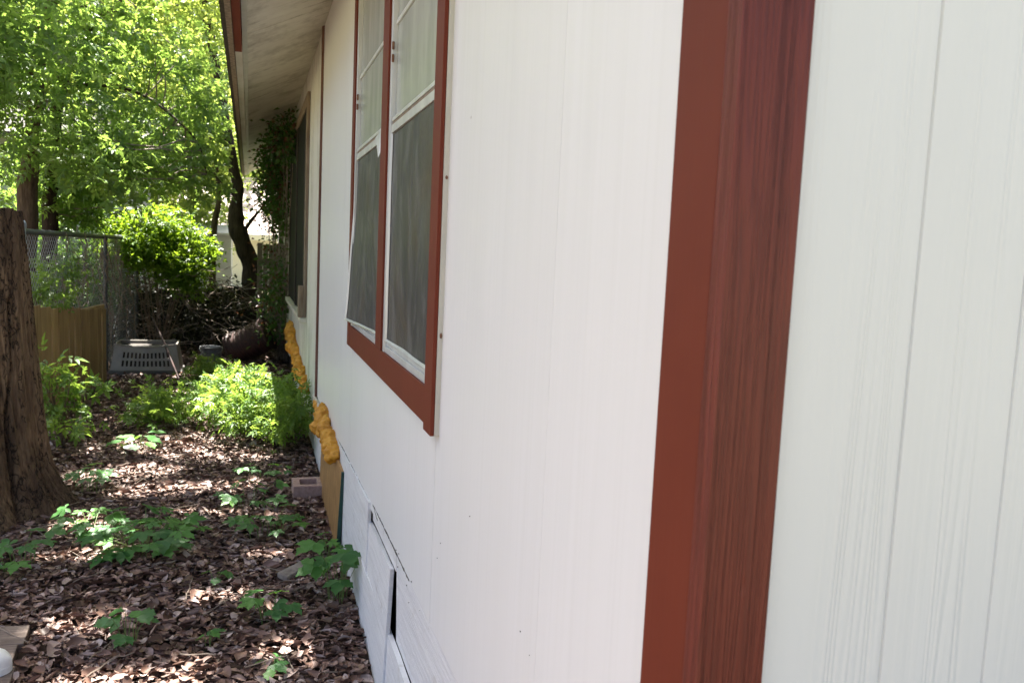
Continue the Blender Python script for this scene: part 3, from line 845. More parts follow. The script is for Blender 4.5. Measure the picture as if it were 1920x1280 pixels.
def build_foam():
    def blob(paths):
        """Each path is a swollen bead of foam: points with radii; beads are fused."""
        bm = MB()
        for pts in paths:
            for i in range(len(pts) - 1):
                d = math.dist(pts[i][:3], pts[i + 1][:3])
                n = max(1, int(d / (1.15 * min(pts[i][3], pts[i + 1][3]))))
                for k in range(n):
                    t = k / n
                    x, y, z, r = [a + (b - a) * t for a, b in zip(pts[i], pts[i + 1])]
                    r *= random.choice((0.75, 0.85, 0.95, 1.05, 1.2))
                    x -= random.uniform(-0.2, 0.35) * r
                    z += random.uniform(-0.45, 0.35) * r
                    prof = [(max(1e-4, math.sin(math.pi * q / 7)) * r, -math.cos(math.pi * q / 7) * r) for q in range(8)]
                    bm.lathe(prof, (x, y, z), 10)
        o = bm.build('expanding_foam', M['foam'], house, True)
        r = o.modifiers.new('remesh', 'REMESH')
        r.mode = 'VOXEL'
        r.voxel_size = 0.007
        r.use_smooth_shade = True
        q = o.modifiers.new('smooth', 'SMOOTH')
        q.iterations = 6
        d = o.modifiers.new('lumps', 'DISPLACE')
        d.texture = FOAM_TEX
        d.texture_coords = 'LOCAL'
        d.strength = 0.034
        d.mid_level = 0.5
        return o
    blob([[(0.432, 4.16, 0.43, 0.02), (0.42, 4.26, 0.445, 0.045), (0.415, 4.45, 0.45, 0.05), (0.42, 4.62, 0.47, 0.042), (0.425, 4.82, 0.475, 0.05), (0.435, 5.02, 0.49, 0.04), (0.44, 5.12, 0.495, 0.02)],
          [(0.41, 4.62, 0.46, 0.035), (0.392, 4.72, 0.42, 0.038), (0.385, 4.78, 0.385, 0.04)], [(0.42, 4.36, 0.44, 0.04), (0.405, 4.46, 0.40, 0.035), (0.405, 4.5, 0.38, 0.025)],
          [(0.42, 4.85, 0.47, 0.045), (0.395, 4.93, 0.44, 0.045), (0.40, 5.0, 0.46, 0.03)], [(0.43, 4.72, 0.49, 0.02), (0.436, 4.76, 0.53, 0.012)]])
    blob([[(0.442, 5.28, 0.44, 0.018), (0.438, 5.5, 0.436, 0.026), (0.444, 5.75, 0.428, 0.016)]])
    blob([[(0.44, 6.55, 0.37, 0.03), (0.43, 6.8, 0.40, 0.04), (0.41, 7.1, 0.38, 0.045), (0.43, 7.4, 0.44, 0.05), (0.42, 7.7, 0.46, 0.05)], [(0.42, 6.75, 0.38, 0.03), (0.40, 6.8, 0.32, 0.028)], [(0.42, 7.25, 0.40, 0.035), (0.40, 7.3, 0.34, 0.03)], [(0.44, 7.0, 0.42, 0.02), (0.445, 7.02, 0.50, 0.014)]])
    blob([[(0.43, 7.85, 0.46, 0.045), (0.42, 8.1, 0.50, 0.05), (0.41, 8.4, 0.52, 0.055), (0.415, 8.7, 0.58, 0.05), (0.42, 9.0, 0.60, 0.05), (0.435, 9.3, 0.66, 0.04)], [(0.405, 8.3, 0.5, 0.045), (0.39, 8.35, 0.42, 0.04)]])

build_house()
build_window()
build_far_window()
build_foam()

# ------------------------------------------------------------------ fences
def build_fences():
    # wooden pickets at the left, slightly leaning
    A, B = Vector((-1.62, 7.10, 0)), Vector((-1.40, 9.35, 0))
    pf = thing('picket_fence', A, 'low tan wooden picket fence behind the stump', 'fence')
    n = 15
    d = (B - A) / n
    dn = d.normalized()
    nr = Vector((dn.y, -dn.x, 0))
    for i in range(n):
        p = A + d * i
        h = 0.925 - 0.012 * i + random.uniform(-0.012, 0.012)
        g = random.uniform(0.004, 0.013)
        lean = Vector((0, random.uniform(-0.008, 0.008), 0))
        a, b = p + dn * g, p + d - dn * g
        o = nr * random.uniform(-0.008, 0.008)
        t = nr * 0.018
        up_ = Vector((0, 0, h))
        MB().hexa([a + o, b + o, b + o - t, a + o - t, a + o + up_ + lean, b + o + up_ + lean + Vector((0, 0, random.uniform(-.006, .006))), b + o - t + up_ + lean, a + o - t + up_ + lean]).build('picket', M['picket'], pf, bevel=0.002)
    for z in (0.25, 0.72):
        a, b = A - nr * 0.02, B - nr * 0.02
        MB().hexa([a + Vector((0, 0, z)), b + Vector((0, 0, z)), b - nr * 0.035 + Vector((0, 0, z)), a - nr * 0.035 + Vector((0, 0, z)), a + Vector((0, 0, z + 0.08)), b + Vector((0, 0, z + 0.08)), b - nr * 0.035 + Vector((0, 0, z + 0.08)), a - nr * 0.035 + Vector((0, 0, z + 0.08))]).build('rail', M['picket'], pf)
    # chain link behind it
    C, D = Vector((-1.69, 7.28, 0)), Vector((-1.40, 11.7, 0))
    cf = thing('chain_link_fence', C, 'galvanised chain link fence with round top rail above the pickets', 'fence')
    post = MB().tube([C + Vector((0, 0, -0.1)), C + Vector((0, 0, 1.54))], 0.036, 16).build('post', M['galv'], cf, True)
    MB().lathe([(0.0365, -0.01), (0.042, 0.0), (0.042, 0.03), (0.03, 0.055), (0.001, 0.065)], (C.x, C.y, 1.53), 16).build('post_cap', M['galv'], post, True)
    for z in (0.98, 1.2, 1.42):
        MB().lathe([(0.0365, -0.012), (0.0415, -0.012), (0.0415, 0.012), (0.0365, 0.012)], (C.x, C.y, z), 16).build('tension_band', M['galv'], post)
    q = D
    MB().tube([q + Vector((0, 0, -0.1)), q + Vector((0, 0, 1.52))], 0.024, 12).build('post', M['rail'], cf, True)
    q2 = C.lerp(D, 0.62)
    MB().tube([q2 + Vector((0, 0, -0.1)), q2 + Vector((0, 0, 1.5))], 0.022, 12).build('post', M['rail'], cf, True)
    MB().tube([C + Vector((0, 0, 1.50)), C.lerp(D, 0.5) + Vector((0, 0, 1.492)), D + Vector((0, 0, 1.50))], 0.023, 12).build('top_rail', M['rail'], cf, True)
    L = (D - C).length
    dr = (D - C).normalized()
    nn = Vector((dr.y, -dr.x, 0))
    m = MB()
    step, H0, H1 = 0.062, 0.05, 1.50
    Hh = H1 - H0
    k = -int(Hh / step) - 1
    while k * step < L:
        for sgn in (1, -1):
            pts = []
            for zz in (H0, H1):
                s = k * step + (zz - H0) if sgn > 0 else k * step + (H1 - zz)
                pts.append((s, zz))
            (s0, z0), (s1, z1) = pts
            # clip to the bay
            lo, hi = 0.0, 1.0
            ds = s1 - s0
            for bound, side in ((0.0, 1), (L, -1)):
                if abs(ds) > 1e-9:
                    t = (bound - s0) / ds
                    if (ds > 0) == (side > 0):
                        lo = max(lo, t)
                    else:
                        hi = min(hi, t)
            if hi - lo > 0.02:
                f = lambda t: C + dr * (s0 + ds * t) + Vector((0, 0, z0 + (z1 - z0) * t)) + nn * (0.003 * sgn)
                m.tube([f(lo), f(hi)], 0.0019, 3, False)
        k += 1
    m.build('wire_mesh', M['wire'], cf)
    # dark boards across the back of the yard
    rf = thing('board_fence', (-1.05, 12.5, 0), 'low near black board fence across the back of the yard', 'fence')
    x = -1.95
    while x < 0.0:
        w = random.uniform(0.13, 0.16)
        h = 0.72 + 0.085 * (x + 1.95) + random.uniform(-0.015, 0.015)
        MB().box(x + 0.0008, x + w - 0.0008, 12.5 + random.uniform(-0.005, 0.005), 12.525, -0.05, h).build('board', M['darkboard'], rf, bevel=0.003)
        x += w
    for z in (0.2, 0.6):
        MB().box(-1.95, 0.1, 12.53, 12.57, z, z + 0.08).build('rail', M['darkboard'], rf)
    # weathered panel between the house and the leaning trunk
    pn = thing('gate_panel', (0.28, 11.6, 0), 'weathered grey brown gate panel beside the vine covered house corner', 'gate')
    for i in range(5):
        x = 0.09 + i * 0.073
        MB().box(x + 0.0015, x + 0.0715, 11.6 + random.uniform(-0.004, 0.004), 11.625, 0.05, 1.49 + random.uniform(-0.02, 0.02)).build('board', M['panel'], pn, bevel=0.002)
    for z in (0.3, 1.2):
        MB().box(0.09, 0.45, 11.628, 11.665, z, z + 0.09).build('rail', M['panel'], pn)
build_fences()

# ------------------------------------------------------------------ stump
def build_stump():
    c = Vector((-1.46, 4.97, 0))
    st = thing('tree_stump', c, 'tall weathered brown tree stump with a sawn top at the left edge', 'stump')
    na, nz, H = 320, 90, 1.60
    V = []
    for k in range(nz + 1):
        t = k / nz
        z = -0.08 + (H + 0.08) * t
        base = 0.305 + 0.085 * (1 - t) + 0.13 * math.exp(-max(z, 0) / 0.16) + 0.03 * math.exp(-max(z, 0) / 0.5)
        for j in range(na):
            a = 2 * math.pi * j / na
            ca, sa = math.cos(a), math.sin(a)
            root = 0.5 + 0.5 * math.cos(5 * a + 0.7 + 0.4 * math.sin(2 * a))
            r = base + 0.085 * root * math.exp(-max(z, 0) / 0.25) - 0.03 * math.exp(-max(z, 0) / 0.25)
            r += 0.022 * noise.noise(Vector((ca * 2.2, sa * 2.2, z * 0.9)))
            r += 0.022 * noise.noise(Vector((ca * 6, sa * 6, z * 0.8 + 3)))
            r += 0.011 * noise.noise(Vector((ca * 19, sa * 19, z * 1.3 + 7)))
            r += 0.006 * noise.noise(Vector((ca * 45, sa * 45, z * 3.0 + 2)))
            r -= 0.03 * max(0, noise.noise(Vector((ca * 4, sa * 4, z * 2.2 + 11))) - 0.35)
            # long splits
            for (a0, z0, z1, dp, sl) in ((-0.75, 0.0, 1.15, 0.05, 0.25), (-1.25, 0.0, 0.75, 0.07, -0.10), (-1.6, 0.3, 1.6, 0.03, 0.05), (-0.35, 0.0, 0.6, 0.03, 0.1), (-1.0, 0.7, 1.6, 0.025, -0.1), (2.0, 0, 1.3, 0.04, 0.1)):
                if z0 <= z <= z1:
                    da = (a - (a0 + sl * (z - z0) + 0.03 * math.sin(z * 9)) + math.pi) % (2 * math.pi) - math.pi
                    r -= dp * math.exp(-(da / 0.028) ** 2)
            zz = z
            if k == nz:
                zz += 0.018 * noise.noise(Vector((ca * 3, sa * 3, 1.2)))
            V.append((c.x + r * ca - 0.0 * t, c.y + r * sa, zz))
    F = [(k * na + j, k * na + (j + 1) % na, (k + 1) * na + (j + 1) % na, (k + 1) * na + j) for k in range(nz) for j in range(na)]
    MB().add(V, F).build('trunk', M['stump'], st, True)
    top = V[-na:]
    m = MB()
    rings = [top]
    for s in (0.75, 0.45, 0.2):
        rings.append([(c.x + (x - c.x) * s, c.y + (y - c.y) * s, H + 0.012 * noise.noise(Vector((x * 9 * s, y * 9 * s, 2)))) for x, y, z in top])
    vs = [p for r in rings for p in r] + [(c.x, c.y, H)]
    fs = [(i * na + j, i * na + (j + 1) % na, (i + 1) * na + (j + 1) % na, (i + 1) * na + j) for i in range(3) for j in range(na)]
    fs += [(3 * na + j, 3 * na + (j + 1) % na, 4 * na) for j in range(na)]
    m.add(vs, fs).build('cut_top', M['stumptop'], st, True)
build_stump()

# ------------------------------------------------------------------ loose things on the ground
def build_block():
    o = thing('concrete_block', (0.30, 4.93, 0), 'small hollow pinkish concrete block on the leaf litter by the wall', 'block')
    m = MB()
    x0, x1, y0, y1, z0, z1 = 0.255, 0.440, 4.83, 5.03, -0.01, 0.095
    a, b, c_, d = x0 + 0.042, x1 - 0.042, y0 + 0.042, y1 - 0.042
    out = [(x0, y0), (x1, y0), (x1, y1), (x0, y1)]
    inn = [(a, c_), (b, c_), (b, d), (a, d)]
    vs = [(x, y, z) for z in (z0, z1) for ring in (out, inn) for x, y in ring]
    fs = []
    for k in range(4):
        n = (k + 1) % 4
        fs += [(k, n, 8 + n, 8 + k), (4 + n, 4 + k, 12 + k, 12 + n), (8 + k, 8 + n, 12 + n, 12 + k), (n, k, 4 + k, 4 + n)]
    m.add(vs, fs).build('block_body', M['concrete'], o, bevel=0.004)

def build_plywood():
    o = thing('plywood_offcut', (0.43, 4.4, 0), 'bare plywood offcut with a dark green edge leaning on the wall', 'board')
    n0, f0, n1, f1 = (0.418, 3.98, -0.02), (0.415, 5.0, -0.02), (0.431, 3.93, 0.415), (0.425, 4.98, 0.435)
    t = 0.012
    MB().hexa([n0, f0, (f0[0] + t, f0[1], f0[2]), (n0[0] + t, n0[1], n0[2]), n1, f1, (f1[0] + t, f1[1], f1[2]), (n1[0] + t, n1[1], n1[2])]).build('plywood_sheet', M['plywood'], o)
    e = 0.014
    MB().hexa([(n0[0] - 0.002, n0[1] - e, n0[2]), (n0[0] - 0.002, n0[1] - 0.001, n0[2]), (n0[0] + t + 0.003, n0[1] - 0.001, n0[2]), (n0[0] + t + 0.003, n0[1] - e, n0[2]), (n1[0] - 0.002, n1[1] - e, n1[2]), (n1[0] - 0.002, n1[1] - 0.001, n1[2] + 0.002), (n1[0] + t + 0.003, n1[1] - 0.001, n1[2] + 0.002), (n1[0] + t + 0.003, n1[1] - e, n1[2])]).build('painted_edge', M['green'], o)

def build_crate():
    o = thing('pet_carrier_shell', (-1.12, 9.95, 0), 'beige plastic pet carrier half with two rows of slots', 'pet carrier')
    X0, X1, Y0, Y1, Z0, Z1 = -1.42, -0.72, 9.72, 10.18, 0.06, 0.34
    # tapered shell: narrower at the top; slots are real holes in the front
    def P(u, v, side):
        tp = 0.045 * v
        x = X0 + tp + (X1 - X0 - 2 * tp) * u
        z = Z0 + (Z1 - Z0) * v
        if side == 'f':
            sag = -0.03 * math.sin(math.pi * u) * v
            return (x, Y0 + tp, z + sag)
        return (x, Y1 - tp, z)
    us = [0.0, 0.11]
    n = 12
    for i in range(n):
        a = 0.13 + 0.74 * i / n
        us += [a + 0.01, a + 0.042]
    us += [0.89, 1.0]
    vs_ = [0.0, 0.16, 0.40, 0.50, 0.74, 1.0]
    m = MB()
    th = 0.008
    for i in range(len(us) - 1):
        for j in range(len(vs_) - 1):
            hole = (2 <= i < len(us) - 3) and i % 2 == 0 and j in (1, 3)
            if hole:
                continue
            p = [P(us[i], vs_[j], 'f'), P(us[i + 1], vs_[j], 'f'), P(us[i + 1], vs_[j + 1], 'f'), P(us[i], vs_[j + 1], 'f')]
            q = [(x, y + th, z) for x, y, z in p]
            m.hexa([p[0], p[1], q[1], q[0], p[3], p[2], q[2], q[3]])
    m.build('slotted_front', M['plastic'], o)
    for nm, quad in (('side_wall', [P(0, 0, 'f'), P(0, 0, 'b'), P(0, 1, 'b'), P(0, 1, 'f')]), ('side_wall', [P(1, 0, 'f'), P(1, 0, 'b'), P(1, 1, 'b'), P(1, 1, 'f')]), ('back_wall', [P(0, 0, 'b'), P(1, 0, 'b'), P(1, 1, 'b'), P(0, 1, 'b')])):
        k = MB().add(quad, [(0, 1, 2, 3)]).build(nm, M['plastic'], o)
        s = k.modifiers.new('thickness', 'SOLIDIFY')
        s.thickness = 0.008
    r = MB()
    r.tube([P(0, 1, 'f'), P(0.25, 1, 'f'), P(0.5, 1, 'f'), P(0.75, 1, 'f'), P(1, 1, 'f'), P(1, 1, 'b'), P(0, 1, 'b'), P(0, 1, 'f')], 0.011, 6)
    r.build('top_rim', M['plastic'], o, True)
    MB().hexa([(X0 + 0.03, Y0 + 0.06, 0.06), (X1 - 0.03, Y0 + 0.06, 0.06), (X1 - 0.03, Y1 - 0.03, 0.06), (X0 + 0.03, Y1 - 0.03, 0.06), (X0 + 0.06, Y0 + 0.075, 0.30), (X1 - 0.06, Y0 + 0.075, 0.30), (X1 - 0.06, Y1 - 0.06, 0.31), (X0 + 0.06, Y1 - 0.06, 0.31)]).build('dark_debris_fill', M['core'], o)  # debris block, also coloured dark to give the slots a shaded inside
    MB().box(X0 - 0.02, X1 + 0.02, Y0 - 0.02, Y1 + 0.02, -0.02, 0.058).build('base_flange', M['plasticdark'], o, bevel=0.01)

def build_bucket():
    o = thing('metal_bucket', (-0.42, 10.2, 0), 'grey ribbed metal bucket beside the pet carrier', 'bucket')
    prof = [(0.095, 0.0), (0.100, 0.05), (0.106, 0.12), (0.110, 0.17), (0.118, 0.175), (0.118, 0.185), (0.112, 0.19), (0.114, 0.215), (0.122, 0.22), (0.122, 0.23), (0.116, 0.235), (0.119, 0.255), (0.127, 0.26), (0.127, 0.272), (0.116, 0.272), (0.108, 0.10), (0.092, 0.01), (0.001, 0.008)]
    MB().lathe(prof, (-0.42, 10.2, 0.0), 36).build('bucket_body', M['oldmetal'], o, True)
    MB().tube([(-0.42 + 0.127 * math.cos(a), 10.2 - 0.03 - 0.1 * math.sin(a), 0.262 - 0.07 * math.sin(a)) for a in np.linspace(0, math.pi, 16)], 0.004, 6).build('handle', M['wire'], o, True)

def build_drum():
    o = thing('rusty_drum', (0.0, 10.9, 0), 'dark rusty red drum lying behind the shrub by the house', 'drum')
    ax = Vector((0.75, -0.35, 0.42)).normalized()
    c = Vector((0.02, 10.9, 0.26))
    prof = []
    L, R = 0.5, 0.2
    for i in range(41):
        s = i / 40
        rib = 0.010 * (1 if i % 5 in (2,) else 0)
        prof.append((R + rib, (s - 0.5) * L))
    pts = [c + ax * z for r, z in prof]
    MB().tube(pts, [r for r, z in prof], 32).build('drum_body', M['drum'], o, True)
    for s in (-0.5, 0.5):
        MB().tube([c + ax * (s * L - 0.012), c + ax * (s * L + 0.012)], 0.216, 32).build('drum_rim', M['drum'], o)

def build_pole():
    o = tag(MB().tube([(-1.03, 10.05, 0.60), (-0.88, 9.78, 0.33), (-0.715, 9.48, 0.0)], [0.011, 0.012, 0.012], 8).build('leaning_pole', M['drum'], None, True), 'thin rusty pole leaning across the pet carrier', 'pole')

def build_plank():
    pl = thing('ground_plank', (-1.0, 3.2, 0), 'old grey brown wooden plank on the leaves in the corner', 'plank')
    p = [(-1.75, 2.80), (-0.715, 2.70), (-0.775, 3.345), (-1.70, 3.42)]
    z0, z1 = -0.01, 0.036
    # four boards side by side
    A, B, C_, D = [Vector((x, y, 0)) for x, y in p]
    for i in range(4):
        s, e = i / 4 + 0.004, (i + 1) / 4 - 0.004
        l0, l1, r0, r1 = A.lerp(D, s), A.lerp(D, e), B.lerp(C_, s), B.lerp(C_, e)
        rj = Vector((random.uniform(-0.012, 0.012), 0, 0))
        r0, r1 = r0 + rj, r1 + rj
        u = Vector((0, 0, z0)); v = Vector((0, 0, z1 + random.uniform(-0.002, 0.002)))
        MB().hexa([l0 + u, r0 + u, r1 + u, l1 + u, l0 + v, r0 + v, r1 + v, l1 + v]).build('board', M['plank'], pl, bevel=0.003)

def build_shoe():
    # sneaker pointing towards +x, standing on the plank; only its toe reaches into view
    tip, y0, zb = -0.738, 2.985, 0.037
    o = thing('shoe', (tip - 0.14, y0, zb), 'white rubber toed shoe standing on the plank', 'shoe')
    L = 0.275
    def half(s):                       # half width of the sole, s from toe 0 to heel 1
        return 0.046 * (max(0.0, min(1, s / 0.13)) ** 0.5) * (1 - 0.26 * math.exp(-((s - 0.62) / 0.16) ** 2)) * (max(0.0, (1 - s) / 0.12) ** 0.5 if s > 0.88 else 1)
    S = [0, 0.01, 0.03, 0.06, 0.1, 0.16, 0.25, 0.35, 0.45, 0.55, 0.65, 0.75, 0.85, 0.9, 0.95, 0.98, 1.0]
    def shell(hfun, zlo, infl, s0, s1, nseg=12):
        vs, fs = [], []
        ss = [s for s in S if s0 <= s <= s1]
        for s in ss:
            w = half(s) + infl * min(1, half(s) / 0.03)
            h = hfun(s)
            for k in range(nseg + 1):
                a = math.pi * k / nseg
                cy, cz = math.cos(a), math.sin(a)
                yy = w * (abs(cy) ** 0.7) * (1 if cy > 0 else -1)
                vs.append((tip - L * s, y0 + yy, zlo + h * (cz ** 0.65 if cz > 0 else 0)))
        n = nseg + 1
        for i in range(len(ss) - 1):
            for k in range(nseg):
                fs.append((i * n + k, (i + 1) * n + k, (i + 1) * n + k + 1, i * n + k + 1))
        return MB().add(vs, fs)
    sole = MB()
    ring = [(tip - L * s, y0 + half(s) + 0.003) for s in S] + [(tip - L * s, y0 - half(s) - 0.003) for s in S[::-1]]
    k = len(ring)
    sole.add([(x, y, zb) for x, y in ring] + [(x, y, zb + 0.024) for x, y in ring], [tuple(range(k)), tuple(range(2 * k - 1, k - 1, -1))] + [(i, i + k, (i + 1) % k + k, (i + 1) % k) for i in range(k)])
    sole.build('sole', M['rubber'], o, bevel=0.002)
    shell(lambda s: 0.012 + 0.038 * min(1, s / 0.14) ** 0.6, zb + 0.024, 0.001, 0, 0.25).build('toe_cap', M['rubber'], o, True)
    shell(lambda s: 0.048 + 0.055 * max(0, min(1, (s - 0.2) / 0.5)) ** 1.2, zb + 0.024, -0.002, 0.16, 1.0).build('upper', M['canvas'], o, True)
    for i in range(4):
        s = 0.32 + 0.09 * i
        zt = zb + 0.024 + 0.048 + 0.055 * max(0, min(1, (s - 0.2) / 0.5)) ** 1.2
        MB().tube([(tip - L * s, y0 - 0.022, zt - 0.008), (tip - L * s, y0, zt + 0.004), (tip - L * s, y0 + 0.022, zt - 0.008)], 0.003, 6).build('lace', M['rubber'], o, True)

def build_slab():
    tag(MB().hexa([(0.17, 3.60, 0.02), (0.30, 3.78, 0.018), (0.27, 3.83, 0.018), (0.13, 3.66, 0.02), (0.17, 3.60, 0.045), (0.30, 3.78, 0.04), (0.27, 3.83, 0.042), (0.13, 3.66, 0.046)]).build('bark_chip', M['stumptop'], None, bevel=0.006), 'flat grey wood chip lying on the leaves by the skirt boards', 'wood chip')
build_block(); build_plywood(); build_crate(); build_bucket(); build_drum(); build_pole(); build_plank(); build_shoe(); build_slab()

# ------------------------------------------------------------------ buildings beyond the yard
def build_buildings():
    nb = thing('neighbour_house', (-4.6, 14.0, 0), 'pale siding house half hidden behind the trees at left', 'house')
    MB().box(-8.0, -1.75, 14.02, 20, -0.05, 2.9).build('wall', M['shed'], nb)
    z = 0.1
    while z < 2.85:
        MB().hexa([(-8.0, 13.985, z), (-1.74, 13.985, z), (-1.74, 14.018, z), (-8.0, 14.018, z), (-8.0, 14.004, z + 0.148), (-1.74, 14.004, z + 0.148), (-1.74, 14.018, z + 0.148), (-8.0, 14.018, z + 0.148)]).build('lap_board', M['lapwall'], nb)
        z += 0.15
    MB().hexa([(-8.3, 13.6, 2.85), (-1.4, 13.6, 2.85), (-1.4, 17, 3.9), (-8.3, 17, 3.9), (-8.3, 13.6, 2.92), (-1.4, 13.6, 2.92), (-1.4, 17, 3.98), (-8.3, 17, 3.98)]).build('roof', M['roof'], nb)
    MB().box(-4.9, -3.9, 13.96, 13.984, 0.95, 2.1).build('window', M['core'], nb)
    sh = thing('shed', (-0.6, 15.8, 0), 'pale grey shed wall seen past the bush', 'shed')
    MB().box(-1.15, -0.33, 16.0, 17.5, -0.05, 1.62).build('wall', M['shed'], sh)
    MB().hexa([(-1.25, 15.9, 1.62), (-0.25, 15.9, 1.62), (-0.25, 17.6, 1.8), (-1.25, 17.6, 1.8), (-1.25, 15.9, 1.66), (-0.25, 15.9, 1.66), (-0.25, 17.6, 1.84), (-1.25, 17.6, 1.84)]).build('roof', M['shed'], sh)
    ga = thing('garage', (0.5, 31, 0), 'low garage with a sunlit pinkish roof far behind the house end', 'garage')
    MB().box(-3.0, 4.5, 30, 36, -0.05, 1.75).build('wall', M['garage'], ga)
    MB().box(-3.3, 4.8, 29.55, 29.6, 1.62, 1.80).build('fascia_board', M['garage'], ga)
    MB().hexa([(-3.3, 29.6, 1.76), (4.8, 29.6, 1.76), (4.8, 33, 3.9), (-3.3, 33, 3.9), (-3.3, 29.6, 1.82), (4.8, 29.6, 1.82), (4.8, 33, 3.96), (-3.3, 33, 3.96)]).build('roof', M['pinkroof'], ga)
    MB().hexa([(-3.3, 33, 3.9), (4.8, 33, 3.9), (4.8, 36.4, 1.76), (-3.3, 36.4, 1.76), (-3.3, 33, 3.96), (4.8, 33, 3.96), (4.8, 36.4, 1.82), (-3.3, 36.4, 1.82)]).build('roof', M['pinkroof'], ga)
build_buildings()

# ------------------------------------------------------------------ trees
def limb(mb, pts, r0, r1, n=10):
    P = [Vector(p) for p in pts]
    out = []
    # smooth the polyline by Catmull-Rom
    for i in range(len(P) - 1):
        p0, p1, p2, p3 = P[max(i - 1, 0)], P[i], P[i + 1], P[min(i + 2, len(P) - 1)]
        for k in range(6):
            t = k / 6
            out.append(0.5 * ((2 * p1) + (p2 - p0) * t + (2 * p0 - 5 * p1 + 4 * p2 - p3) * t * t + (3 * p1 - p0 - 3 * p2 + p3) * t ** 3))
    out.append(P[-1])
    rad = [r0 + (r1 - r0) * i / (len(out) - 1) for i in range(len(out))]
    rad = [r * (1 + 0.16 * noise.noise(out[i] * 3.1) + 0.14 * noise.noise(out[i] * 9.0)) for i, r in enumerate(rad)]
    out = [p + Vector((noise.noise(p * 4.1), noise.noise(p * 4.1 + Vector((7, 0, 0))), 0)) * 0.25 * rad[i] for i, p in enumerate(out)]
    mb.tube(out, rad, n)
    return out

# gaps cut into the canopy to shape the light: ground spots (x, y, rx, ry) left sunlit
GAPS = [(-0.55, 6.35, 0.52, 0.21), (-0.12, 6.0, 0.36, 0.15), (-0.72, 5.55, 0.30, 0.14), (-0.40, 5.12, 0.32, 0.11), (-0.80, 4.55, 0.14, 0.10), (-0.62, 4.05, 0.16, 0.06), (-0.05, 7.0, 0.30, 0.75), (-0.3, 7.7, 0.35, 0.35), (0.05, 6.4, 0.25, 0.3), (-0.36, 2.86, 0.22, 0.06), (-0.02, 5.2, 0.05, 0.05), (0.22, 4.45, 0.05, 0.05), (0.10, 3.98, 0.06, 0.05), (0.12, 3.35, 0.05, 0.04), (-1.15, 9.9, 0.06, 0.3), (-0.75, 9.6, 0.05, 0.2), (-0.42, 10.2, 0.05, 0.2), (-0.86, 10.6, 0.62, 0.50), (-0.5, 8.6, 0.2, 0.12), (-0.98, 5.5, 0.06, 0.12), (-0.12, 3.5, 0.10, 0.05), (-0.62, 3.32, 0.12, 0.05), (-0.22, 4.62, 0.14, 0.05), (0.16, 2.95, 0.06, 0.04)]

def keep_gaps(P, h=0.0):
    t = (P[:, 2] - h) / SUN.z
    gx, gy = P[:, 0] - SUN.x * t, P[:, 1] - SUN.y * t
    bad = np.zeros(len(P), bool)
    for (x, y, rx, ry) in GAPS:
        bad |= ((gx - x) / (rx * 1.12 + 0.075)) ** 2 + ((gy - y) / (ry * 1.15 + 0.07)) ** 2 < 1
    return ~bad

def ellipsoid(n, c, r, shell=0.0, keep=None):
    out = []
    while len(out) < n:
        p = RNG.uniform(-1, 1, 3)
        d = np.linalg.norm(p)
        if d > 1 or d < shell:
            continue
        q = np.array(c) + p * np.array(r)
        if noise.noise(Vector(q) * 0.9) < -0.18:
            continue
        if keep and not keep(q):
            continue
        out.append(q)
    return np.array(out)

def crown(parent, centres, per, spread, size, tmpl, mat, gaps=True, flat=0.5):
    P, R, S = clump_leaves(centres, per, spread, size, flat)
    ok = keep_gaps(P) if gaps else np.ones(len(P), bool)
    ok &= ~((P[:, 0] > -0.28) & (P[:, 2] < 4.6) & (P[:, 1] < 15.5) & (P[:, 1] > 0))      # nothing grows through the house
    scatter('crown', tmpl[0], tmpl[1], P[ok], R[ok], S[ok], mat, parent)
    return P[ok]

def twigs(parent, centres, source, mat, k=3, r=0.006):
    m = MB()
    for c in centres[::k]:
        s = min(source, key=lambda p: (p - Vector(c)).length)
        if (s - Vector(c)).length < 2.4:
            m.tube(wiggle_path(s, c, 5, 0.06), [r * 1.8, r * 1.5, r * 1.2, r, r * 0.6], 5)
    if m.v:
        m.build('twigs', mat, parent, True)['kind'] = 'stuff'

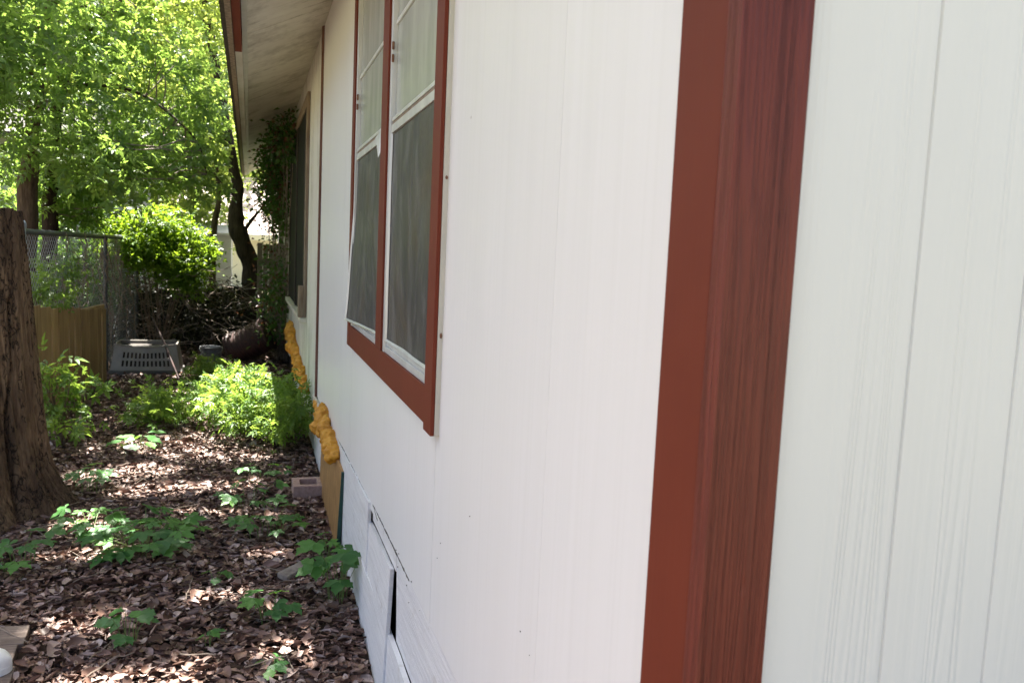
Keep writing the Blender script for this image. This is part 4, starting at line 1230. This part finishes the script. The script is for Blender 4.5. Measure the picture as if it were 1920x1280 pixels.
def build_trees():
    # two box elders just beyond the chain link fence
    t1 = thing('box_elder_tree', (-2.24, 9.7, 0), 'brown trunked tree behind the chain link post at far left', 'tree', 'leafy trees over the fence')
    m = MB()
    a = limb(m, [(-2.26, 9.7, -0.1), (-2.22, 9.7, 1.0), (-2.17, 9.68, 2.0), (-2.08, 9.62, 2.8), (-2.03, 9.6, 3.8), (-1.9, 9.4, 5.2), (-1.95, 9.2, 7.0)], 0.115, 0.05, 12)
    m.build('trunk', M['bark'], t1, True)
    br = []
    for pts, r0, r1 in [([(-2.04, 9.6, 3.5), (-1.5, 9.0, 4.3), (-0.9, 8.2, 4.9), (-0.5, 7.3, 5.2)], 0.05, 0.015), ([(-2.06, 9.6, 3.0), (-2.4, 8.8, 4.0), (-2.6, 7.8, 4.6)], 0.05, 0.015), ([(-1.9, 9.4, 5.2), (-1.3, 8.6, 5.8), (-1.0, 7.6, 6.1)], 0.04, 0.012)]:
        b = MB()
        br += limb(b, pts, r0, r1, 8)
        b.build('branch', M['bark'], t1, True)
    vis = ellipsoid(52, (-2.15, 8.9, 3.15), (0.9, 1.35, 0.95))
    up1 = np.concatenate([ellipsoid(150, (-1.6, 7.4, 5.3), (2.1, 2.2, 0.9)), ellipsoid(230, (-1.4, 5.7, 5.3), (2.1, 1.9, 0.8))])  # up1: overhead clumps out of view, added to shade the ground
    crown(t1, np.concatenate([vis, up1]), 50, 0.24, 0.125, LEAF5, M['leaf_tree'])
    twigs(t1, vis, a + br, M['twig'], 2)
    t2 = thing('box_elder_tree', (-2.15, 10.35, 0), 'dark forked tree whose thick limb leans right over the fence', 'tree', 'leafy trees over the fence')
    m = MB()
    a = limb(m, [(-2.16, 10.35, -0.1), (-2.12, 10.33, 1.2), (-2.08, 10.25, 2.2), (-1.98, 10.2, 3.0), (-1.80, 10.2, 3.6), (-1.69, 10.2, 4.1), (-1.5, 10.0, 5.5), (-1.4, 9.9, 7.0)], 0.085, 0.05, 12)
    m.build('trunk', M['darkbark'], t2, True)
    b = MB()
    br = limb(b, [(-1.82, 10.2, 3.55), (-1.58, 10.2, 3.82), (-1.33, 10.2, 4.08), (-0.8, 9.8, 4.8), (-0.4, 9.2, 5.6)], 0.05, 0.02, 10)
    b.build('branch', M['bark'], t2, True)
    b = MB()
    br += limb(b, [(-1.95, 10.2, 3.1), (-1.2, 9.9, 3.05), (-0.6, 9.6, 2.6), (-0.45, 9.5, 2.2)], 0.022, 0.006, 8)
    b.build('branch', M['darkbark'], t2, True)
    vis = np.concatenate([ellipsoid(56, (-1.35, 10.0, 3.05), (0.95, 1.0, 0.95)), ellipsoid(18, (-1.0, 9.2, 2.25), (0.55, 0.6, 0.4))])
    vis = np.concatenate([vis, ellipsoid(26, (-1.9, 10.7, 2.0), (0.75, 0.6, 0.4)), ellipsoid(4, (-2.5, 9.9, 2.1), (0.3, 0.4, 0.25))])
    up2 = ellipsoid(26, (-1.2, 9.8, 6.2), (2.0, 2.0, 1.0))
    crown(t2, np.concatenate([vis, up2]), 48, 0.24, 0.125, LEAF5, M['leaf_tree'])
    twigs(t2, vis, a + br, M['twig'], 2)
    # leaning dark trunk beyond the end of the house
    t3 = thing('leaning_tree', (0.04, 12.3, 0), 'dark crooked trunk leaning beside the end of the eave', 'tree', 'leafy trees over the fence')
    m = MB()
    a = limb(m, [(0.06, 12.3, -0.1), (0.07, 12.3, 0.4), (0.02, 12.28, 0.8), (0.01, 12.25, 1.2), (-0.10, 12.2, 1.5), (-0.19, 12.2, 1.75), (-0.20, 12.2, 1.95), (-0.165, 12.2, 2.15), (-0.20, 12.2, 2.35), (-0.26, 12.2, 2.7), (-0.5, 12.3, 4.0), (-0.9, 12.2, 6.0)], 0.15, 0.05, 14)
    for q in ((-0.12, 12.2, 1.6, 0.4, 0.35), (-0.18, 12.2, 2.1, -0.5, 0.3)):
        limb(m, [q[:3], (q[0] + q[3] * 0.4, q[1] - 0.05, q[2] + q[4] * 0.7), (q[0] + q[3], q[1] - 0.1, q[2] + q[4] * 1.6)], 0.035, 0.008, 8)
    m.build('trunk', M['darkbark'], t3, True)
    m = MB()
    a += limb(m, [(-0.50, 12.45, -0.1), (-0.50, 12.45, 1.5), (-0.43, 12.4, 2.2), (-0.6, 12.4, 3.3)], 0.055, 0.03, 10)
    m.build('trunk', M['bark'], t3, True)
    c3 = np.concatenate([ellipsoid(100, (-1.0, 12.9, 3.6), (1.3, 1.2, 1.5)), ellipsoid(70, (-1.0, 12.2, 6.0), (2.2, 2.0, 1.2))])
    c3 = np.concatenate([c3, ellipsoid(60, (-1.15, 11.9, 2.55), (1.1, 0.7, 0.55)), ellipsoid(50, (-0.9, 12.6, 4.6), (1.6, 1.4, 0.8))])  # clumps added to shade the back yard; low ones also fill out foliage
    crown(t3, c3, 52, 0.24, 0.10, LEAF3, M['leaf_far'])
    # sunny trees farther back
    specs = [((-4.8, 18.5), 7.5, 'tall sunny tree far back at the left', 2.6, 210), ((-2.2, 20.0), 8.5, 'tall sunny tree in the middle of the background', 2.6, 230), ((-1.9, 17.5), 8.0, 'sunny tree closest to the end of the eave', 1.6, 170), ((4.6, 25.0), 8.0, 'sunny tree standing behind the house end', 2.6, 120), ((-7.5, 23.0), 9.5, 'farthest tree at the left behind the pale house', 3.2, 160)]
    for (x, y), h, lab, rad, n in specs:
        t = thing('background_tree', (x, y, 0), lab, 'tree', 'sunny trees in the background')
        m = MB()
        a = limb(m, [(x, y, -0.1), (x + 0.1, y, h * 0.25), (x - 0.1, y, h * 0.5), (x, y, h * 0.9)], 0.16, 0.04, 10)
        for k in range(5):
            an = k * 2.4 + x
            z = h * (0.3 + 0.1 * k)
            a += limb(m, [(x, y, z), (x + 0.5 * rad * math.cos(an), y + 0.5 * rad * math.sin(an), z + 0.7), (x + 0.85 * rad * math.cos(an), y + 0.85 * rad * math.sin(an), z + 1.0)], 0.06, 0.015, 6)
        m.build('trunk', M['bark'], t, True)
        cs = ellipsoid(n, (x, y, h * 0.56), (rad, rad, h * 0.46))
        crown(t, cs, 55, 0.34, 0.16, LEAF3, M['leaf_far'], False)
build_trees()

def build_wood():
    # the far wall of leaves that closes the view: reads as one mass
    cs = []
    for i in range(620):
        x = RNG.uniform(-20, 12)
        y = RNG.uniform(34, 40)
        cs.append((x, y, abs(RNG.normal(0, 1)) * 5.5 + 0.3))
    P, R, S = clump_leaves(np.array(cs), 60, 0.8, 0.5, 0.8)
    o = scatter('far_wood', LEAF1[0], LEAF1[1], P, R, S, M['leaf_far'], None)
    o['kind'] = 'stuff'
    tag(o, 'far mass of bright green leaves closing the view', 'wood')
build_wood()

# ------------------------------------------------------------------ shrubs, vines and brush
def bush(name, loc, label, centres, per, spread, size, tmpl, mat, stems, singles=0, group=None, flat=0.6, cat='shrub', gaps=False, stemmat='redstem'):
    t = thing(name, loc, label, cat, group)
    for i in range(stems):
        c = centres[int(RNG.integers(len(centres)))]
        MB().tube(wiggle_path((loc[0] + random.uniform(-.08, .08), loc[1] + random.uniform(-.08, .08), -0.02), c, 6, 0.03), [0.007, 0.006, 0.006, 0.005, 0.004, 0.002], 5).build('stem', M[stemmat], t, True)
    P, R, S = clump_leaves(np.array(centres), per, spread, size, flat)
    ok = P[:, 2] > 0.03
    ok &= ~((P[:, 0] > 0.425) & (P[:, 1] < 15))
    P, R, S = P[ok], R[ok], S[ok]
    if singles:
        order = np.argsort(P[:, 1])
        idx = order[:singles * 3:3]
        meshes = arrays_mesh('leaf', tmpl[0], tmpl[1], M['leaf_nandina_obj'])
        for i in idx:
            o = link('leaf', meshes, t)
            mt = Matrix([[*(R[i][r] * S[i]), P[i][r] - loc[r]] for r in range(3)] + [[0, 0, 0, 1]])
            o.matrix_local = mt
        mask = np.ones(len(P), bool)
        mask[idx] = False
        P, R, S = P[mask], R[mask], S[mask]
    scatter('foliage', tmpl[0], tmpl[1], P, R, S, mat, t)
    return t

def dome(n, c, r, low=0.15):
    out = []
    while len(out) < n:
        p = RNG.uniform(-1, 1, 3)
        d = np.linalg.norm(p)
        if d > 1 or p[2] < -0.3 or d < low:
            continue
        out.append((c[0] + p[0] * r[0], c[1] + p[1] * r[1], c[2] + p[2] * r[2]))
    return np.array(out)

def build_shrubs():
    bush('nandina_shrub', (0.10, 6.55, 0), 'bright leafy shrub against the house wall', np.concatenate([dome(32, (0.03, 6.7, 0.22), (0.30, 0.55, 0.26)), dome(22, (0.27, 6.15, 0.24), (0.13, 0.5, 0.30)), dome(16, (-0.2, 7.0, 0.2), (0.2, 0.4, 0.25))]), 32, 0.062, 0.064, LEAF5, M['leaf_nandina'], 34, 120, 'leafy shrubs in the side yard')
    bush('nandina_shrub', (-1.28, 6.55, 0), 'pointed leaved shrub between the stump and the picket fence', np.concatenate([dome(13, (-1.32, 6.6, 0.36), (0.20, 0.35, 0.24)), dome(6, (-1.25, 6.4, 0.2), (0.16, 0.3, 0.12))]), 10, 0.075, 0.10, LEAF5, M['leaf_nandina'], 20, 90, 'leafy shrubs in the side yard')
    bush('nandina_shrub', (-0.62, 7.05, 0), 'low sparse shrub in the middle of the yard', dome(26, (-0.6, 7.05, 0.10), (0.28, 0.3, 0.22)), 20, 0.065, 0.065, LEAF5, M['leaf_nandina'], 12, 60, 'leafy shrubs in the side yard')
    bush('nandina_shrub', (-0.45, 9.3, 0), 'small shrub in front of the metal bucket', dome(22, (-0.42, 9.3, 0.08), (0.32, 0.3, 0.16)), 26, 0.06, 0.055, LEAF5, M['leaf_nandina'], 8, 0, 'leafy shrubs in the side yard')
    bush('climbing_bush', (-1.12, 11.3, 0), 'large rounded bright green bush above the brush pile', np.concatenate([dome(120, (-1.12, 11.3, 1.35), (0.62, 0.5, 0.52)), dome(30, (-0.75, 11.1, 1.0), (0.3, 0.3, 0.35))]), 62, 0.085, 0.062, LEAF3, M['leaf_bush'], 22, 0, None, 0.7, 'bush', True)
    bush('fence_vine', (-1.66, 8.2, 0), 'loose green vine climbing the chain link fence', np.array([(-1.66 + random.uniform(-.08, .05) + 0.066 * (y - 8.2), y, z) for y, z in [(random.uniform(7.5, 8.7), random.uniform(0.9, 1.25)) for _ in range(26)]]), 26, 0.08, 0.06, LEAF3, M['leaf_tree'], 14, 0, None, 0.8, 'vine', stemmat='twig')
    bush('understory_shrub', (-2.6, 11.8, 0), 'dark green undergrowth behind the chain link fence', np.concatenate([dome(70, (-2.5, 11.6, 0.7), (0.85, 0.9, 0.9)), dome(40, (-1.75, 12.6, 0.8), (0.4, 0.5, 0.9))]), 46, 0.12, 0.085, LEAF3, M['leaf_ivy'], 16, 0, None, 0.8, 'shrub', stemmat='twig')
    bush('understory_shrub', (-3.6, 12.6, 0), 'leafy undergrowth against the pale house at far left', dome(70, (-3.3, 12.7, 0.9), (0.9, 0.6, 1.0)), 40, 0.13, 0.09, LEAF3, M['leaf_tree'], 12, 0, None, 0.8, 'shrub', stemmat='twig')
    dv = thing('dry_vine', (-1.5, 9.8, 0), 'brown dry vine stems hanging on the chain link fence', 'vine')
    for i in range(46):
        y = random.uniform(8.3, 11.2)
        x = -1.69 + 0.0656 * (y - 7.28) + random.uniform(-0.03, 0.05)
        z1 = random.uniform(1.1, 1.58)
        MB().tube(wiggle_path((x, y, z1), (x + random.uniform(-.05, .1), y + random.uniform(-.5, .5), z1 - random.uniform(0.3, 1.2)), 8, 0.05), [random.uniform(0.003, 0.007)] * 8, 5).build('stem', M['twig'], dv, True)
    # vine on the far corner of the house
    cs = [(0.40 - min(0.17, abs(random.gauss(0, 0.08))), random.uniform(10.0, 11.6), random.uniform(0.35, 2.75)) for _ in range(70)]
    cs += [(random.uniform(0.17, 0.4), random.uniform(10.2, 11.6), random.uniform(1.9, 2.6)) for _ in range(45)]
    cs += [(random.uniform(0.30, 0.42), random.uniform(8.7, 10.2), random.uniform(2.45, 2.8)) for _ in range(24)]
    cs += [(random.uniform(0.36, 0.42), random.uniform(9.6, 10.3), random.uniform(0.9, 2.4)) for _ in range(10)]
    cs = np.array(cs)
    cs[:, 2] = np.minimum(cs[:, 2], 2.58 + (cs[:, 0] - 0.05) * 0.45)
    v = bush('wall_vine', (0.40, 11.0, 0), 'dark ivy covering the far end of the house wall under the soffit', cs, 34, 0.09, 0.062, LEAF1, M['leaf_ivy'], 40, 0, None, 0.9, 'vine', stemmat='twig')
    P, R, S = clump_leaves(cs[::2] + np.array([-0.04, -0.12, 0]), 16, 0.10, 0.05, 0.9)
    ok = (P[:, 0] < 0.42)
    scatter('dry_leaves', LEAF1[0], LEAF1[1], P[ok], R[ok], S[ok], M['leaf_brown'], v)
    # tangle of bare branches in front of the dark boards
    bp = thing('brush_pile', (-0.95, 11.4, 0), 'tangle of bare dry branches below the round bush', 'brush pile')
    for i in range(110):
        x = random.uniform(-1.55, 0.15)
        y = random.uniform(10.7, 12.2)
        z = random.uniform(0.2, 1.0)
        an = random.uniform(0, math.pi * 2)
        L = random.uniform(0.35, 0.9)
        e = (x + L * math.cos(an), y + 0.35 * L * math.sin(an), max(0.05, z + random.uniform(-0.35, 0.45)))
        r = random.uniform(0.003, 0.008)
        MB().tube(wiggle_path((x, y, z), e, 8, 0.045), [r * (1 - 0.09 * k) for k in range(8)], 5).build('branch', M['twig'], bp, True)
    P, R, S = clump_leaves(np.array([(random.uniform(-1.6, 0.0), random.uniform(11.5, 12.4), random.uniform(0.05, 0.85)) for _ in range(150)]), 26, 0.13, 0.055, 0.8)
    scatter('shade_filler_leaves', LEAF1[0], LEAF1[1], P, R, S, M['leaf_shade'], bp)  # dark leaf mass added to deepen the shade behind the branches
build_shrubs()

# ------------------------------------------------------------------ seedlings
def lobed_leaflet(l, w, ox, oy, ang, o, v, f):
    prof = [(0.0, 0.0), (0.22, 0.26), (0.5, 0.44), (0.36, 0.56), (0.42, 0.70), (0.16, 0.84), (0.0, 1.0)]
    c, s = math.cos(ang), math.sin(ang)
    base = len(v)
    tr = lambda x, y, z: (ox + x * c - y * s, oy + x * s + y * c, z)
    mid = []
    for (hw, t) in prof:
        zz = -0.22 * l * t * t + 0.04 * l * math.sin(t * 9)
        v.append(tr(0, t * l, zz))
        v.append(tr(hw * w, t * l, zz + 0.16 * hw * w))
        v.append(tr(-hw * w, t * l, zz + 0.16 * hw * w))
    for i in range(len(prof) - 1):
        a, b = base + 3 * i, base + 3 * (i + 1)
        f += [(a, a + 1, b + 1, b), (a + 2, a, b, b + 2)]

def seed_leaf(kind):
    v, f = [], []
    if kind == 5:
        for l, ang in ((1.0, 0.0), (0.85, 0.95), (0.85, -0.95), (0.6, 1.9), (0.6, -1.9)):
            lobed_leaflet(l, l * 0.48, 0, 0.06, ang, 0, v, f)
    elif kind == 3:
        for l, ang in ((1.0, 0.0), (0.85, 1.05), (0.85, -1.05)):
            lobed_leaflet(l, l * 0.68, 0, 0.10, ang, 0, v, f)
    else:
        lobed_leaflet(1.0, 0.85, 0, 0.04, 0.0, 0, v, f)
    return arrays_mesh('leaf', np.array(v), np.array(f), M['leaf_seed'], True)
SEED = {k: seed_leaf(k) for k in (5, 3, 1)}

def seedling(loc, label, leaves, kind=5, group='seedlings in the leaf litter', spread=0.12, height=0.12, size=0.075, seed=0):
    rg = random.Random(seed)
    x0, y0 = loc
    z0 = gz(x0, y0)
    t = thing('seedling', (x0, y0, z0), label, 'seedling', group)
    for i in range(leaves):
        an = 2.4 * i + rg.uniform(-0.4, 0.4)
        r = spread * math.sqrt((i + 0.4) / leaves)
        tip = Vector((r * math.cos(an), r * math.sin(an), height * rg.uniform(0.45, 1.1)))
        root = Vector((tip.x * 0.45 + rg.uniform(-.01, .01), tip.y * 0.45, -0.01))
        wpt = root + Vector((0, 0, z0)) + Vector((x0, y0, 0))
        MB().tube([wpt, Vector((x0, y0, z0)) + Vector((tip.x * 0.6, tip.y * 0.6, tip.z * 0.65)), Vector((x0, y0, z0)) + tip], [0.0022, 0.0017, 0.0012], 5).build('stem', M['stem'], t, True)
        o = link('leaf', SEED[kind if rg.random() < 0.8 else 3], t)
        d = Vector((math.cos(an) + rg.uniform(-.6, .6), math.sin(an) + rg.uniform(-.6, .6) - 0.35, rg.uniform(-0.25, 0.05))).normalized()
        n = (Vector((rg.uniform(-.25, .25), -0.15 + rg.uniform(-.25, .25), 1))).normalized()
        xx = d.cross(n).normalized()
        n = xx.cross(d)
        s = size * rg.uniform(0.7, 1.25)
        o.matrix_local = Matrix(((xx.x * s, d.x * s, n.x * s, tip.x), (xx.y * s, d.y * s, n.y * s, tip.y), (xx.z * s, d.z * s, n.z * s, tip.z), (0, 0, 0, 1)))
    return t

seedling((-0.46, 4.12), 'broad clump of five fingered seedlings in the middle foreground', 38, 5, spread=0.26, height=0.15, size=0.085, seed=1)
seedling((-0.74, 4.42), 'small five fingered seedling at the foot of the stump', 12, 5, spread=0.17, height=0.13, size=0.075, seed=2)
seedling((-0.95, 3.95), 'seedling growing at the left edge below the stump', 9, 5, spread=0.14, height=0.15, size=0.085, seed=3)
seedling((0.10, 4.25), 'upright seedling clump in front of the plywood offcut', 14, 5, spread=0.17, height=0.16, size=0.075, seed=4)
seedling((0.02, 4.75), 'seedling clump left of the concrete block', 11, 5, spread=0.18, height=0.12, size=0.07, seed=5)
seedling((-0.13, 3.66), 'tiny three leaved sprout in the bare litter', 4, 1, spread=0.05, height=0.06, size=0.07, seed=6)
seedling((0.09, 3.24), 'leggy seedling with a bright young leaf near the skirt boards', 8, 3, spread=0.09, height=0.15, size=0.065, seed=7)
seedling((-0.41, 3.16), 'round leaved sprout in the lower foreground', 9, 1, spread=0.07, height=0.13, size=0.06, seed=8)
seedling((0.37, 3.36), 'tall seedling pressed against the peeling skirt boards', 13, 3, spread=0.10, height=0.27, size=0.085, seed=9)
seedling((0.37, 3.90), 'small seedling under the green edged plywood', 7, 5, spread=0.06, height=0.12, size=0.06, seed=10)
seedling((-0.74, 6.3), 'large leaved weed in the sunny litter', 7, 1, spread=0.11, height=0.12, size=0.12, seed=11)
seedling((-0.86, 5.15), 'yellow green seedling right of the stump roots', 8, 5, spread=0.10, height=0.17, size=0.08, seed=12)
seedling((-0.13, 3.08), 'slender sprout with a few leaves at the bottom', 4, 1, spread=0.03, height=0.09, size=0.045, seed=13)
seedling((0.08, 2.86), 'low green sprig at the bottom near the wall', 4, 1, spread=0.05, height=0.04, size=0.06, seed=14)
seedling((0.1, 5.35), 'thin seedlings in front of the leafy wall shrub', 10, 3, spread=0.2, height=0.11, size=0.06, seed=15)

# ------------------------------------------------------------------ leaf litter
def dead_leaf(curl, bend, twist, w, seed):
    rg = random.Random(seed)
    nl, nw = 6, 4
    V = []
    for i in range(nl + 1):
        t = i / nl
        hw = w * (math.sin(math.pi * min(1, t * 0.97 + 0.015)) ** 0.7) * (1 + rg.uniform(-.12, .12))
        for j in range(nw + 1):
            u = (j / nw - 0.5) * 2
            a = u * curl
            x = hw * (math.sin(a) / max(curl, 1e-3))
            z = hw * (1 - math.cos(a)) / max(curl, 1e-3)
            y = t - 0.5
            b = bend * (t - 0.5)
            z += 0.5 * bend * (t - 0.5) ** 2 * 2
            tw = twist * (t - 0.5)
            x, z = x * math.cos(tw) - z * math.sin(tw), x * math.sin(tw) + z * math.cos(tw)
            V.append((x + 0.02 * rg.uniform(-1, 1) * abs(u), y * (1 - 0.15 * abs(bend)), z))
    F = [(i * (nw + 1) + j, i * (nw + 1) + j + 1, (i + 1) * (nw + 1) + j + 1, (i + 1) * (nw + 1) + j) for i in range(nl) for j in range(nw)]
    return np.array(V), np.array(F)
DEAD = [dead_leaf(c, b, t, w, i) for i, (c, b, t, w) in enumerate([(0.5, 0.5, 0.3, 0.30), (1.3, 0.3, 0.5, 0.30), (2.2, 0.4, -0.6, 0.28), (2.8, 0.2, 0.8, 0.30), (0.8, -0.6, 0.4, 0.34), (1.7, 0.8, 1.2, 0.26), (0.4, 0.9, -0.9, 0.36), (1.1, -0.4, -1.0, 0.22)])]

def build_litter():
    def field(n, x0, x1, y0, y1, zmax, s0, s1):
        P = np.stack([RNG.uniform(x0, x1, n), RNG.uniform(y0, y1, n), np.zeros(n)], 1)
        d2 = np.hypot(P[:, 0] + 1.46, P[:, 1] - 4.97)
        ok = (d2 > 0.42) & ~((P[:, 0] < -0.74) & (P[:, 1] < 3.36) & (P[:, 1] > 2.7)) & ~((P[:, 0] > 0.25) & (P[:, 0] < 0.44) & (P[:, 1] > 4.83) & (P[:, 1] < 5.03)) & ~((P[:, 0] > 0.385 + 0.055 * np.clip((P[:, 1] - 2.4) / 1.0, 0, 1)) & (P[:, 1] > 0.7))
        P = P[ok]
        P[:, 2] = np.array([gz(x, y) for x, y in P[:, :2]]) + RNG.uniform(0.002, zmax, len(P))
        an = RNG.uniform(0, 2 * math.pi, len(P))
        d = np.stack([np.cos(an), np.sin(an), RNG.normal(0, 0.20, len(P))], 1)
        hint = np.tile([0, 0, 1.0], (len(P), 1)) * np.where(RNG.random((len(P), 1)) < 0.35, -1, 1) + RNG.normal(0, 0.35, (len(P), 3))
        return P, frames(d, hint), (s0 + (s1 * 1.25 - s0) * RNG.random(len(P)) ** 1.7) * np.where(RNG.random(len(P)) < 0.08, 1.3, 1.0)
    sets = [field(20000, -1.45, 0.46, 2.2, 5.2, 0.028, 0.022, 0.058), field(19000, -2.0, 0.5, 5.2, 9.0, 0.026, 0.025, 0.054), field(7000, -2.6, 0.5, 9.0, 13.0, 0.03, 0.035, 0.07), field(6000, -5.0, -1.45, 1.0, 9, 0.03, 0.045, 0.08), field(4000, -1.45, 0.46, 0.0, 2.2, 0.03, 0.035, 0.07)]
    P = np.concatenate([s[0] for s in sets])
    R = np.concatenate([s[1] for s in sets])
    S = np.concatenate([s[2] for s in sets])
    kind = RNG.integers(0, len(DEAD), len(P))
    # the three hundred that show largest are single leaves
    c = np.array(cam.location)
    dist = np.linalg.norm(P - np.array([0, 0, 1.48]), axis=1)
    vis = (P[:, 1] > 2.72) & (P[:, 0] > -0.92 + 0.0) & (P[:, 0] < 0.36)
    score = np.where(vis, S / dist * (1 + (P[:, 2] - 0.01) * 14), 0)
    big = np.argsort(-score)[:300]
    meshes = [arrays_mesh('dead_leaf', v, f, M['deadobj'], True) for v, f in DEAD]
    for i in big:
        o = link('dead_leaf', meshes[kind[i]], ground)
        o.matrix_local = Matrix([[*(R[i][r] * S[i]), P[i][r]] for r in range(3)] + [[0, 0, 0, 1]])
    mask = np.ones(len(P), bool)
    mask[big] = False
    VV, FF, n = [], [], 0
    for k, (tv, tf) in enumerate(DEAD):
        q = mask & (kind == k)
        V = np.einsum('nij,kj->nki', R[q], tv) * S[q][:, None, None] + P[q][:, None, :]
        F = tf[None] + (np.arange(q.sum()) * len(tv))[:, None, None] + n
        VV.append(V.reshape(-1, 3))
        FF.append(F.reshape(-1, 4))
        n += len(VV[-1])
    link('leaf_litter', arrays_mesh('leaf_litter', np.concatenate(VV), np.concatenate(FF), M['dead'], True), ground, 'stuff')
    # thin fallen twigs
    m = MB()
    for i in range(170):
        x, y = random.uniform(-1.2, 0.36), random.uniform(2.5, 7.5)
        an = random.uniform(0, 6.28)
        L = random.uniform(0.05, 0.22)
        z = gz(x, y) + 0.03
        m.tube(wiggle_path((x, y, z), (x + L * math.cos(an), y + L * math.sin(an), z + random.uniform(-.01, .02)), 5, 0.006), random.uniform(0.0012, 0.003), 4)
    m.build('fallen_twigs', M['twig'], ground, True)['kind'] = 'stuff'
build_litter()
